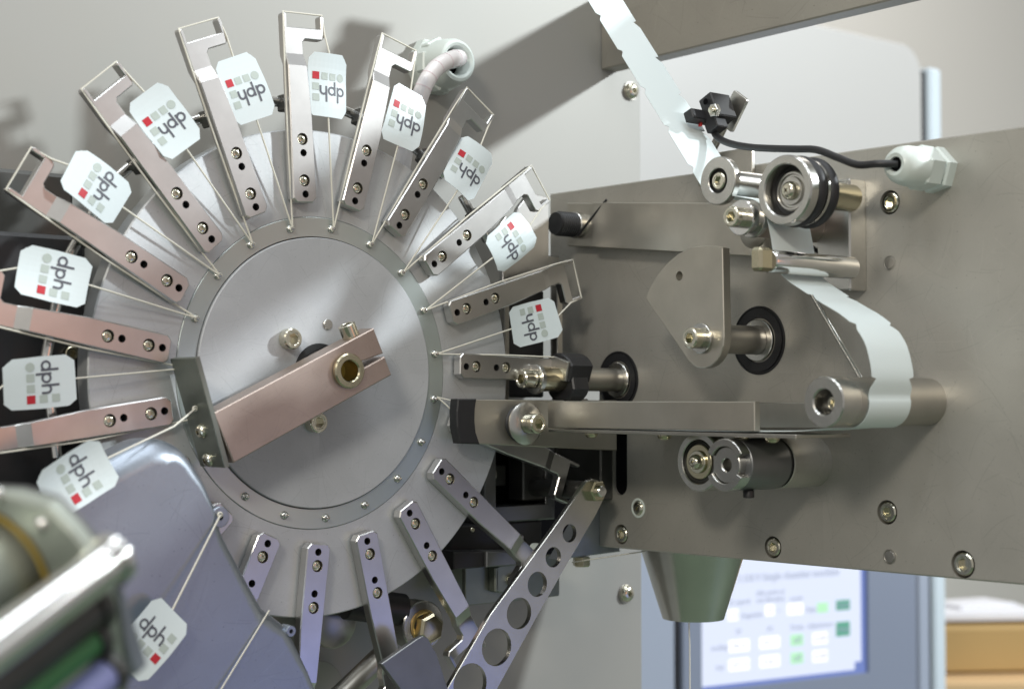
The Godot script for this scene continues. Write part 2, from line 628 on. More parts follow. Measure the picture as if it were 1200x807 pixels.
# ---------------------------------------------------------------- the scene
func _ready() -> void:
	rng.seed = 20
	# camera
	var cam := Camera3D.new()
	cam.name = "camera"
	add_child(cam)
	cam.position = mm(-408.3, -12.4, 653.7)
	cam.rotation = Vector3(deg_to_rad(1.95), deg_to_rad(-39.0), 0)
	var lens := CameraAttributesPhysical.new()
	lens.frustum_focal_length = 55.0
	lens.frustum_near = 0.02
	lens.frustum_far = 30.0
	lens.frustum_focus_distance = 0.79
	lens.exposure_aperture = 9.5
	cam.attributes = lens
	cam.fov = 24.6
	cam.near = 0.02
	cam.far = 30.0
	cam.current = true
	# air and lamps
	var env := Environment.new()
	env.background_mode = Environment.BG_COLOR
	env.background_color = Color(0.345, 0.34, 0.33).linear_to_srgb()
	env.tonemap_mode = Environment.TONE_MAPPER_LINEAR
	env.tonemap_exposure = 1.12
	env.sdfgi_enabled = true
	env.ssao_enabled = true
	env.ssil_enabled = true
	var we := WorldEnvironment.new()
	we.name = "environment"
	we.environment = env
	add_child(we)
	area_lamp("window_light", Vector3(2.3, 1.4, 2.0), Vector3(0.05, 0.03, 0.0), Vector2(0.18, 0.14), 8.5, Color(0.96, 0.99, 1.0))
	area_lamp("work_light", Vector3(-1.15, 0.68, 0.95), Vector3(0.12, 0.0, 0.1), Vector2(0.25, 0.18), 0.95, Color(1.0, 0.97, 0.91))
	for z in [0.1, 0.9, 1.7]:
		area_lamp("ceiling_light", Vector3(-0.3, 2.1, z), Vector3(-0.3, 0.0, z + 0.01), Vector2(2.2, 0.14), 1.3, Color(0.95, 0.98, 1.0))
	area_lamp("back_room_light", Vector3(2.4, 2.2, -1.2), Vector3(2.4, 0.0, -1.6), Vector2(1.6, 1.0), 2.3, Color(1.0, 0.98, 0.95))
	area_lamp("warm_room_light", Vector3(0.45, 0.1, 1.95), Vector3(-0.15, 0.03, 0.0), Vector2(0.34, 0.62), 0.085, Color(1.0, 0.56, 0.29))
	area_lamp("blue_room_light", Vector3(1.15, -0.66, 1.9), Vector3(0.0, -0.15, 0.0), Vector2(0.5, 0.34), 0.10, Color(0.36, 0.50, 1.0))
	make_materials()
	build_background()
	build_machine_frame()
	build_wheel()
	build_clamp_lever()
	build_guard()
	build_side_plate()
	build_tape_feed()
	build_low_mechanism()
	build_tags()


func area_lamp(called: String, at: Vector3, look: Vector3, size: Vector2, energy: float, color: Color) -> void:
	var l := AreaLight3D.new()
	l.name = called
	l.area_size = size
	l.light_energy = energy
	l.light_color = color
	l.area_range = 30.0
	l.area_attenuation = 2.0
	l.shadow_enabled = true
	l.area_normalize_energy = true
	add_child(l)
	l.look_at_from_position(at, look, Vector3.UP)


# ---------------------------------------------------------------- what stands behind the machine
func build_background() -> void:
	structure("wall", Shape.new().box(mm(0, 0, 0), Vector3(9000, 4000, 60), 0.0), "wall", on_wheel(1800, 300, -2400))
	structure("floor", Shape.new().box(mm(0, 0, 0), Vector3(9000, 40, 6000), 0.0), "floor", on_wheel(1800, -1250, -200))
	var c := thing("machine_cabinet", "pale grey cabinet with a rounded top corner behind the side plate", "cabinet", on_wheel(0, 0, -440))
	var body := PackedVector2Array([Vector2(560, -700), Vector2(1078, -700), Vector2(1078, 352)])
	for k in 7:
		var a := PI / 2 * k / 6.0
		body.append(Vector2(1046 + 32 * cos(a), 354 + 32 * sin(a)))
	body.append(Vector2(560, 386))
	part("cabinet_body", Shape.new().plate(body, -500, 0, 2.0), "cabinet", c)
	part("door_gap", Shape.new().box(Vector3(1082, -170, -6), Vector3(8, 1060, 10), 0.5), "black", c)
	part("door_edge", Shape.new().box(Vector3(1098, -170, -8), Vector3(23, 1070, 24), 3.0), "cabinet_door", c)
	# the control panel, turned a little towards the operator
	var p := thing("control_panel", "blue grey control panel with a lit touch screen below the side plate", "control panel", Transform3D(Basis(Vector3.UP, deg_to_rad(-9)), mm(800, -240, -400)))
	var rim := Shape.new()
	rim.plate(round_rect(-131, -130, 173, 150, 5), -30, 0, 1.5, [round_rect(-108, -54, 105, 92, 2)])
	part("housing", rim, "blue_grey", p)
	part("side_post", Shape.new().box(Vector3(-166, 20, -16), Vector3(60, 360, 26), 3.0), "blue_grey_light", p)
	part("side_groove", Shape.new().box(Vector3(-134, 20, -14), Vector3(5, 360, 20), 0.5), "black", p)
	part("side_post", Shape.new().box(Vector3(186, 20, -16), Vector3(19, 360, 26), 3.0), "blue_grey_light", p)
	part("side_groove", Shape.new().box(Vector3(174.6, 20, -14), Vector3(3.6, 360, 20), 0.5), "black", p)
	var s := part("screen", Shape.new().box(Vector3(-3, 18, -6), Vector3(203, 136, 4), 0.2), "screen", p)
	part("screen_edge", Shape.new().box(Vector3(101.5, 18, -5.4), Vector3(5, 142, 4), 0.2), "screen_edge", p)
	part("screen_edge", Shape.new().box(Vector3(-3, -52, -5.2), Vector3(212, 4, 4), 0.2), "screen_edge", p)
	part("screen_button", Shape.new().box(Vector3(94, -46, -3.6), Vector3(9, 8, 1), 0.1), "screen_edge", s)
	for f in [[-67, 16.2, 12, 11], [-21.5, 18, 11, 11], [11, 17, 20, 11], [-60, -14.1, 25, 11.5], [-21.8, -13.8, 25, 11.5], [43, -14.5, 19, 11.5], [-60, -32.3, 25, 11.5], [-21.8, -32.2, 25, 11.5], [43, -32.4, 19, 11.5]]:
		part("screen_field", Shape.new().box(Vector3(f[0], f[1], -3.7), Vector3(f[2], f[3], 0.8), 0.1), "screen_field", s)
	for f in [[46.7, 16.1, 14, 10], [13, -13.9, 16, 11], [13, -31.7, 16, 11]]:
		part("screen_button", Shape.new().box(Vector3(f[0], f[1], -3.7), Vector3(f[2], f[3], 0.8), 0.1), "screen_green", s)
	part("screen_button", Shape.new().box(Vector3(73.9, 16.9, -3.7), Vector3(18, 10, 0.8), 0.1), "screen_dark_green", s)
	part("screen_button", Shape.new().box(Vector3(73.6, -7.3, -3.7), Vector3(18, 14.5, 0.8), 0.1), "screen_dark_green", s)
	for w in [["IC 1 DX V Single chamber machine", -1, 51, 6.4], ["DCG speed", -62, 28.5, 4.6], ["Idle point of", -21, 35.5, 4.6], ["not blended", -21, 28.5, 4.6], ["count", 12, 27.5, 4.6], ["Bags/min", -44, 14.8, 4.6], ["Bags", 31, 15.5, 4.6], ["°", -10, 15.5, 4.6],
			["SP", -61, 0, 4.4], ["PV", -21.7, -0.3, 4.4], ["Temp.", 13, -0.8, 4.6], ["Adjustment", 43, -1.2, 4.6], ["sealing", -84, -13.9, 4.6], ["top", -84, -32.8, 4.6],
			["23", -67, 16.2, 6], ["0", -21.5, 18, 6], ["0.1", 11, 17, 6], ["92.0", -60, -14.1, 6], ["91.4", -21.8, -13.8, 6], ["255.0", -60, -32.3, 6], ["254.7", -21.8, -32.2, 6], ["off", 13, -13.9, 6], ["off", 13, -31.7, 6], ["0.00", 43, -14.5, 6], ["0.00", 43, -32.4, 6], ["Start", 73.9, 16.9, 5], ["Stop", 73.6, -7.3, 5]]:
		var tm := TextMesh.new()
		var font := SystemFont.new()
		font.font_names = PackedStringArray(["Droid Serif"])
		tm.font = font
		tm.text = w[0]
		tm.font_size = 32
		tm.pixel_size = w[3] * MM / 24.0
		tm.depth = 0.0003
		var o := MeshInstance3D.new()
		o.name = "screen_text"
		o.mesh = tm
		o.material_override = mat.screen_text
		o.position = mm(w[1], w[2], -2.9)
		s.add_child(o, true)
	var sl := AreaLight3D.new()
	sl.name = "screen_light"
	sl.area_size = Vector2(0.2, 0.13)
	sl.light_energy = 0.03
	sl.light_color = Color(0.85, 0.9, 1.0)
	sl.shadow_enabled = true
	p.add_child(sl)
	sl.transform = Transform3D(Basis(Vector3.UP, PI), mm(-3, 18, 3))
	# far right: cartons on a table
	var turn := Basis(Vector3.UP, deg_to_rad(-33))
	whole("table", "pale wooden table under the orange carton in the background", "table", Shape.new().box(Vector3(120, -20, -90), Vector3(420, 40, 380), 3.0), "carton_pale", Transform3D(turn, mm(1500, -395, -690)))
	var box := thing("cardboard_box", "blurred orange cardboard box at the right edge behind the machine", "box", Transform3D(turn, mm(1500, -392, -690)))
	part("box_body", Shape.new().box(Vector3(90, 30, -70), Vector3(300, 60, 220), 2.0), "carton", box)
	part("box_flap", Shape.new().box(Vector3(90, 61.5, -20), Vector3(296, 2, 110), 0.5, Transform3D(Basis(Vector3.RIGHT, 0.06), Vector3(0, 0, 0))), "carton", box)
	whole("paper_stack", "loose white papers lying on top of the orange carton", "paper", Shape.new().box(Vector3(40, 72, -40), Vector3(150, 12, 110), 2.0).box(Vector3(60, 80, -50), Vector3(100, 6, 70), 1.5, Transform3D(Basis(Vector3.UP, 0.3), Vector3.ZERO)), "sheet", Transform3D(turn, mm(1500, -392, -690)))


func build_machine_frame() -> void:
	var p := thing("back_panel", "large grey machine panel standing behind the tag wheel", "panel", on_wheel(0, 0, -60))
	part("panel_sheet", Shape.new().box(Vector3(-313, 30, -5), Vector3(1174, 1060, 10), 1.2), "panel", p)
	for s in [[264.5, 178.8], [259.4, -132.2]]:
		var w := part("washer", washer(6.0, 4.0, 0.8), "satin", p, Transform3D(Basis.IDENTITY, mm(s[0], s[1], 0)))
		part("screw", button_screw(5.2, 3.2), "nickel", w, Transform3D(Basis.IDENTITY, mm(0, 0, 0.8)))
	# the rest of the machine body seen past the panel's edge
	whole("overhead_bar", "brown grey steel bar running out of the panel across the top right corner", "bar", Shape.new().plate(v2([[-60, 189], [760, 189], [760, 236], [-60, 236]]), -12, 0, 0.8), "beam", Transform3D(Basis(Vector3(0, 0, 1), Vector3(0, 1, 0), Vector3(-1, 0, 0)), mm(240, 0, 0)))
	# cable gland with its hose
	var g := thing("cable_gland", "big pale green grey cable gland on the back panel above the wheel", "cable gland", on_wheel(109.5, 172.5, -60))
	var hexagon := Shape.circle(0, 0, 16.5, 6)
	part("hex_body", Shape.new().plate(hexagon, 0, 8, 1.2), "gland", g)
	part("dome_nut", Shape.new().lathe([Vector2(14.5, 8), Vector2(14.2, 12), Vector2(13.2, 20), Vector2(12.4, 25), Vector2(11.4, 27.2), Vector2(9.8, 28), Vector2(8.4, 27.2), Vector2(7.6, 25), Vector2(7.4, 10)], 40), "gland", g)
	for k in 6:
		part("nut_flat", Shape.new().box(Vector3(13.2, 0, 11.5), Vector3(2.6, 11, 7), 0.8, Transform3D(Basis(Vector3.BACK, TAU * k / 6.0), Vector3.ZERO)), "gland", g)
	part("bore", Shape.new().lathe([Vector2(7.5, 16), Vector2(0, 15.8)], 24), "black_deep", g)
	var h := thing("ribbed_hose", "clear pinkish hose coming out of the cable gland and going down behind a tag", "hose", on_wheel(0, 0, 0))
	var line := curve(v3([[109.5, 173.5, -46], [107.5, 172.8, -30], [99, 170.4, -23], [86, 163.9, -19], [77.7, 154.8, -18], [73.6, 143.3, -20], [71, 125.4, -26], [70.6, 104, -32]]), 8)
	part("hose_sleeve", Shape.new().tube(line, 4.6, 16), "hose", h)
	for i in range(10, line.size() - 2, 5):
		var d: Vector3 = (line[i + 1] - line[i - 1]).normalized()
		part("wire_ring", Shape.new().tube([line[i] - d * 0.22, line[i] + d * 0.22], 4.72, 16), "hose_wire", h)
	part("red_band", Shape.new().tube([line[46], line[48]], 4.8, 16), "red", h)
	# black machine parts behind the left of the wheel
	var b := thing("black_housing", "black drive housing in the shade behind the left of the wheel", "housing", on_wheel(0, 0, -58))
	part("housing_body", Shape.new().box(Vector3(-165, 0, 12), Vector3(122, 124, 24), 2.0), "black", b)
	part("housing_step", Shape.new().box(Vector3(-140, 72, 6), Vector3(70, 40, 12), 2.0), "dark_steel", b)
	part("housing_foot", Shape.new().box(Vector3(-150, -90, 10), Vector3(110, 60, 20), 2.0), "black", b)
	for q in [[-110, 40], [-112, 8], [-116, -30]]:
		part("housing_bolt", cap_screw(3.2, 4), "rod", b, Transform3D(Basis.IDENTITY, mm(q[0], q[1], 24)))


# ---------------------------------------------------------------- the wheel with its arms
func make_arm() -> MeshInstance3D:
	var s := Shape.new()
	s.bend = "arm"
	var holes := []
	for y in [85.8, 105.6]:
		holes.append(Shape.circle(-5.6, y, 1.8, 14))
	for y in [92.4, 112.2]:
		holes.append(Shape.circle(-5.8, y, 2.95, 18))
	# stem; its far end is left open where the crank joins on
	s.plate(v2([[-10.4, 81.8], [-1.6, 81.8], [0.6, 84.2], [0.5, 122], [-0.9, 147.5], [-11.5, 147.5], [-12.4, 83.8]]), 0.8, 6.0, 0.5, holes, Transform3D.IDENTITY, {4: true}, 0.0)
	s.plate(v2([[-11.5, 147.5], [-0.9, 147.5], [-1.2, 153.5], [-11.4, 153.5]]), 1.0, 6.0, 0.5, [], Transform3D.IDENTITY, {0: true, 2: true})
	s.plate(v2([[-11.4, 153.5], [-1.2, 153.5], [-1.2, 159.4], [0.2, 161], [9.8, 161], [11.6, 162.8], [11.6, 172.2], [10.9, 173.0], [10.2, 173.0], [9.5, 172.2], [9.5, 166.4], [-9.4, 166.4], [-9.4, 172.2], [-10.0, 173.2], [-10.7, 173.2], [-11.3, 172.2]]), 1.0, 6.0, 0.45, [], Transform3D.IDENTITY, {0: true})
	var o := MeshInstance3D.new()
	o.name = "holder_arm"
	o.mesh = s.mesh()
	o.material_override = mat.arm
	for y in [92.4, 112.2]:
		part("screw", button_screw(2.6, 1.7), "nickel", o, Transform3D(Basis.IDENTITY, mm(-5.8, y, 3.9)))
	for y in [85.8, 105.6]:
		part("pin_hole", Shape.new().lathe([Vector2(1.9, 2.0), Vector2(0, 2.0)], 12), "black_deep", o, Transform3D(Basis.IDENTITY, mm(-5.6, y, 0)))
	part("standoff", Shape.new().box(Vector3(-5.8, 103, 0.3), Vector3(11, 36, 1.2), 0.2), "satin", o)
	return o

func build_wheel() -> void:
	var w := thing("tag_wheel", "big grey metal wheel with nineteen radial arms that carry the paper tags", "wheel", on_wheel(0, 0, 0))
	part("outer_disc", Shape.new().lathe([Vector2(40, -12), Vector2(117.2, -12), Vector2(117.8, -11.4), Vector2(117.8, -1.0), Vector2(117.2, -0.4), Vector2(75.7, -0.4), Vector2(75.7, -1.2)], 160), "disc", w)
	var ring := Shape.new()
	ring.lathe([Vector2(75.5, -1.2), Vector2(75.5, -0.3), Vector2(75.2, 0), Vector2(66.0, 0), Vector2(66.0, -1.2)], 160)
	part("pin_ring", ring, "ring", w)
	var hub := part("hub_disc", Shape.new().lathe([Vector2(65.4, -1.2), Vector2(65.4, 1.1), Vector2(65.0, 1.5), Vector2(0, 1.5)], 140), "hub", w)
	part("screw", cap_screw(5.0, 5.6), "nickel", hub, Transform3D(Basis(Vector3.BACK, 0.3), mm(-18, 15.8, 1.5)))
	part("screw", cap_screw(5.0, 5.6), "nickel", hub, Transform3D(Basis(Vector3.BACK, 0.8), mm(-3.4, -24, 1.5)))
	part("dowel", Shape.new().lathe([Vector2(2.6, 0), Vector2(2.6, 0.5), Vector2(2.3, 0.8), Vector2(0, 0.8)], 20), "steel", hub, Transform3D(Basis.IDENTITY, mm(4.4, 23.4, 1.5)))
	part("shaft_seal", Shape.new().lathe([Vector2(14.2, 0), Vector2(14.0, 0.8), Vector2(10.5, 0.9), Vector2(10.2, 0.1)], 40), "rubber", hub, Transform3D(Basis.IDENTITY, mm(0, 0, 1.5)))
	var pin := Shape.new().lathe([Vector2(2.0, 0), Vector2(2.0, 0.5), Vector2(1.6, 1.1), Vector2(0.8, 1.5), Vector2(0.75, 2.2), Vector2(1.0, 2.6), Vector2(0.7, 3.1), Vector2(0, 3.3)], 18).mesh()
	var arm := make_arm()
	var pin_rod := Shape.new().tube(v3([[-19, 132, -9], [9, 132, -9]]), 2.5, 14).mesh()
	var pin_block := Shape.new().box(Vector3(-5.8, 131, -5.0), Vector3(8, 8, 9), 0.6).mesh()
	var bare := arm.duplicate()
	for k in range(-9, 10):
		var a := deg_to_rad(PIN_PHASE + k * PITCH)
		part("thread_pin", pin, "steel", w, on_wheel(70.5 * sin(a), 70.5 * cos(a), 0))
		var o: Node3D = arm if k == -9 else bare.duplicate()
		o.name = "holder_arm" if k == -9 else "holder_arm_%03d" % (k + 9)
		w.add_child(o, true)
		for c in o.get_children():
			if c.name.begins_with("screw"):
				c.rotate_z(rng.randf() * TAU)
		if k > -7 and k < 4:
			part("guide_pin", pin_rod, "chrome", o)
			part("pin_block", pin_block, "dark_steel", o)
		o.transform = on_wheel(0, 0, 0, -(PIN_PHASE + (k - 0.5) * PITCH))
	bare.free()
	# the thread still tied to the arm at three o'clock
	var t := thing("loose_thread", "thin white thread running level along the arm at three o'clock", "thread", on_wheel(0, 0, 0))
	part("strand", Shape.new().tube(v3([[69.7, 10.2, 2.4], [110, 10.3, 7], [150, 9.6, 8]]), 0.42, 6), "thread", t)
	var t2 := thing("loose_thread", "pair of thread ends between a ring pin and the black shoe tip", "thread", on_wheel(0, 0, 0))
	part("strand", Shape.new().tube(v3([[69.8, -11.8, 2.4], [76, -13.4, 5], [82, -13.6, 7.2]]), 0.32, 6), "thread", t2)
	part("strand", Shape.new().tube(v3([[69.8, -11.8, 2.4], [74, -15.5, 4], [79, -20.4, 6]]), 0.4, 6), "thread", t2)


# ---------------------------------------------------------------- paper tags on threads
func stroke_ring(x: float, y: float, r: float, w: float) -> Array:
	return [Shape.circle(x, y, r, 24), Shape.circle(x, y, r - w, 24)]

func square(px: float, py: float, half: float) -> PackedVector2Array:
	return v2([[-px - half, -py - half], [-px + half, -py - half], [-px + half, -py + half], [-px - half, -py + half]])

func ink(s: Shape, poly: PackedVector2Array, holes: Array, curl: Array) -> void:
	s.bend = "tag"
	s.curl = curl
	var pts := Shape.fine(poly, 0.9)
	s.cap(pts, holes, 0.16, 1.0, Transform3D.IDENTITY)

# r: place on the wheel's face; turn: degrees clockwise from upright; thread: points on the wheel
func make_tag(x: float, y: float, z: float, turn: float, label: String, threads: Array, tilt := Vector2.ZERO) -> void:
	var b := Basis(Vector3.BACK, deg_to_rad(-turn)) * Basis(Vector3.RIGHT, deg_to_rad(tilt.x)) * Basis(Vector3.UP, deg_to_rad(tilt.y))
	var at := Transform3D(b, mm(x, y, z))
	var o := thing("paper_tag", label, "tag", at, "white paper tags hanging on the wheel")
	var curl := [rng.randf_range(-2.4, 2.4), rng.randf_range(-2, 2), rng.randf_range(-1.6, 2.2), rng.randf_range(-1.3, 1.3), rng.randf() * 6.0]
	var outline := v2([[-8.4, -15.4], [8.2, -15.6], [11.0, -11.8], [11.2, 0], [10.9, 11.4], [7.6, 15.5], [-8.2, 15.2], [-10.8, 12.2], [-11.1, 0], [-10.9, -12]])
	var s := Shape.new()
	s.bend = "tag"
	s.curl = curl
	var grid := PackedVector2Array()
	for i in range(-4, 5):
		for j in range(-5, 6):
			grid.append(Vector2(i * 2.3, j * 2.75 + 0.04 * (i % 2)))
	for far in [[-60, -70], [60, -65], [55, 70], [-62, 66]]:
		grid.append(Vector2(far[0], far[1]))
	var fine := Shape.fine(outline, 2.2)
	s.cap(fine, [], 0.0, 1.0, Transform3D.IDENTITY, grid)
	s.cap(fine, [], -0.25, -1.0, Transform3D.IDENTITY, grid)
	s.wall(fine, -0.25, 0.0, Transform3D.IDENTITY)
	part("paper", s, "paper", o)
	# the print stands upside down, its foot towards the rim: q = -v, p = -u
	var red := Shape.new()
	ink(red, square(6.9, -4.2, 1.8), [], curl)
	part("red_square", red, "print_red", o)
	var grey := Shape.new()
	for q in [[2.2, -4.2], [-2.4, -4.2], [6.9, 1.1], [6.9, 6.4]]:
		ink(grey, square(q[0], q[1], 1.7), [], curl)
	ink(grey, Shape.circle(7.0, 4.2, 2.0, 20), [], curl)
	part("grey_squares", grey, "print_grey", o)
	var word := Shape.new()
	for l in [[-7.2, 2.7], [-1.9, 2.7]]:
		var r := stroke_ring(-l[0], -l[1], 2.25, 0.95)
		ink(word, r[0], [r[1]], curl)
	for q in [[-5.4, 0.45, 8.2], [-3.7, -1.9, 4.95], [1.25, 0.45, 8.2], [4.45, 0.45, 2.9]]:
		ink(word, v2([[-q[0] - 0.5, -q[2]], [-q[0] + 0.5, -q[2]], [-q[0] + 0.5, -q[1]], [-q[0] - 0.5, -q[1]]]), [], curl)
	var arch := PackedVector2Array()
	for k in 13:
		var a := PI * k / 12.0
		arch.append(Vector2(-2.85 - 2.1 * cos(a), -2.85 - 2.1 * sin(a)))
	for k in 13:
		var a := PI - PI * k / 12.0
		arch.append(Vector2(-2.85 - 1.1 * cos(a), -2.85 - 1.15 * sin(a)))
	ink(word, arch, [], curl)
	part("lettering", word, "print_ink", o)
	var inv := Transform3D(b, Vector3(x, y, z)).affine_inverse()
	for line in threads:
		var pts := []
		for p in line:
			pts.append(inv * p if p is Vector3 else s.bent(Vector3(p[0], p[1], p[2])))
		var strand := Shape.new().tube(pts, 0.45, 6)
		for p in [pts[0], pts[pts.size() - 1]]:   # the knot round a pin
			if p.distance_to(Vector3.ZERO) > 40.0:
				strand.lathe([Vector2(1.0, -0.5), Vector2(1.35, -0.2), Vector2(1.35, 0.3), Vector2(0.9, 0.6)], 10, shift(p.x, p.y, p.z - 0.6))
		part("thread", strand, "thread", o)

func build_tags() -> void:
	# k counts the arms clockwise from the one at twelve o'clock; u, v are across and along that arm
	for t in [[-5, 15.0, 141.9, "white paper tag at nine o'clock, lying almost on its side at the left edge"], [-4, 13.7, 142.2, "white paper tag just above the one at nine o'clock"], [-3, 11.8, 141.6, "white paper tag at ten o'clock beside the leftmost copper tinted arm head"],
			[-2, 11.0, 140.4, "white paper tag between ten and eleven o'clock over the panel's dark shadow"], [-1, 10.0, 139.1, "white paper tag at eleven o'clock, left of the topmost arm"], [0, 10.4, 138.9, "white paper tag right of the arm that points straight up"],
			[1, 11.1, 136.6, "white paper tag hanging in front of the clear hose and cable gland"], [2, 11.2, 137.0, "white paper tag between one and two o'clock, below the cable gland"], [3, 13.2, 135.5, "white paper tag beside the black ribbed fitting, second from last clockwise"], [4, 13.7, 134.5, "white paper tag lowest on the right, above the black cam"]]:
		var k: int = t[0]
		var a := deg_to_rad(PIN_PHASE + (k - 0.5) * PITCH)
		var e := Vector3(cos(a), -sin(a), 0)
		var d := Vector3(sin(a), cos(a), 0)
		var on := Transform3D(Basis(e, d, Vector3(0, 0, 1)), Vector3.ZERO)
		var m: Vector3 = (on * Vector3(t[1], t[2], 6.5 + rng.randf_range(-1, 1.5)))
		var p0 := Vector3(70.5 * sin(a - deg_to_rad(PITCH / 2)), 70.5 * cos(a - deg_to_rad(PITCH / 2)), 2.4)
		var p1 := Vector3(70.5 * sin(a + deg_to_rad(PITCH / 2)), 70.5 * cos(a + deg_to_rad(PITCH / 2)), 2.4)
		var hook := [p0, (on * Vector3(-13.0, 120, 4.5)), (on * Vector3(-11.9, 160, 3.5)), (on * Vector3(-11.0, 173.5, 2.6)), (on * Vector3(10.9, 173.3, 2.6)), (on * Vector3(11.2, 164, 3.6)), [0.4, 14.8, -0.7], [0.3, 8.0, -0.9]]
		var back := [[0.2, -9.0, -0.9], [0.3, -14.9, -0.7], p1]
		make_tag(m.x, m.y, m.z, rad_to_deg(a) + rng.randf_range(-2, 4), t[3], [hook, back], Vector2(rng.randf_range(-9, 7), rng.randf_range(-8, 5)) * (0.0 if k == 3 else 1.0))
	make_tag(-142.0, -44.9, 44, -117.4 - 2.0, "white paper tag over the rounded top of the blue guard", [[[0.2, -9.0, -0.9], [0.3, -14.9, -0.7], Vector3(-90, -24.6, 27), Vector3(-74, -17, 16)]])
	make_tag(-109.5, -112.8, 46, -136.3 + 1.0, "white paper tag lying on the blue guard, lowest on the left", [[[0.3, -8, -0.9], [0.3, -14.9, -0.7], Vector3(-73.4, -63.0, 38.6)]])


# ---------------------------------------------------------------- the clamped lever in front of the hub
func build_clamp_lever() -> void:
	var l := thing("clamp_lever", "copper tinted clamp bar fixed across the hub with a hollow pin through it", "lever", on_wheel(0, 0.5, 0, 25.2))
	var bar := v2([[-72, -12.3], [22.3, -12.3], [22.3, -2.6]])
	for k in 25:   # round the bore, from the slit's lower edge to its upper edge
		var a := deg_to_rad(-20.0 - 333.0 * k / 24.0)
		bar.append(Vector2(7.6 * cos(a), 7.6 * sin(a)))
	bar.append_array(v2([[22.3, -0.9], [22.3, 12.3], [-72, 12.3]]))
	part("bar", Shape.new().plate(bar, 14, 26, 0.5), "bronzed", l)
	part("boss", Shape.new().lathe([Vector2(10, 1.6), Vector2(10, 14)], 32), "satin", l)
	part("hollow_pin", Shape.new().lathe([Vector2(7.6, 1.6), Vector2(7.6, 26.2), Vector2(8.3, 26.4), Vector2(8.3, 28.0), Vector2(7.7, 28.7), Vector2(5.4, 28.7), Vector2(4.8, 28.0), Vector2(4.6, 14), Vector2(0, 13.8)], 40), "rod", l)
	part("bore", Shape.new().lathe([Vector2(4.7, 17), Vector2(0, 16.8)], 20), "amber", l)
	part("clamp_screw", cap_screw(4.3, 6.6), "nickel", l, Transform3D(Basis(Vector3.RIGHT, -PI / 2), mm(12.4, 12.3, 20)))
	var lean := Basis(Vector3(0, -1, 0), Vector3(0, 0, 1), Vector3(-1, 0, 0))
	var e := part("end_plate", Shape.new().plate(v2([[-38.5, 2], [-38.5, 26], [12.6, 26], [12.6, 3]]), -1.2, 1.2, 0.3), "zinc", l, Transform3D(Basis(Vector3.BACK, deg_to_rad(-8)) * lean, mm(-74.2, 0, 0)))
	for w in [[-4.5, 14.0], [9.0, 13.0]]:
		part("screw", button_screw(3.4, 2.4), "nickel", e, Transform3D(Basis.IDENTITY, mm(w[0], w[1], 1.2)))


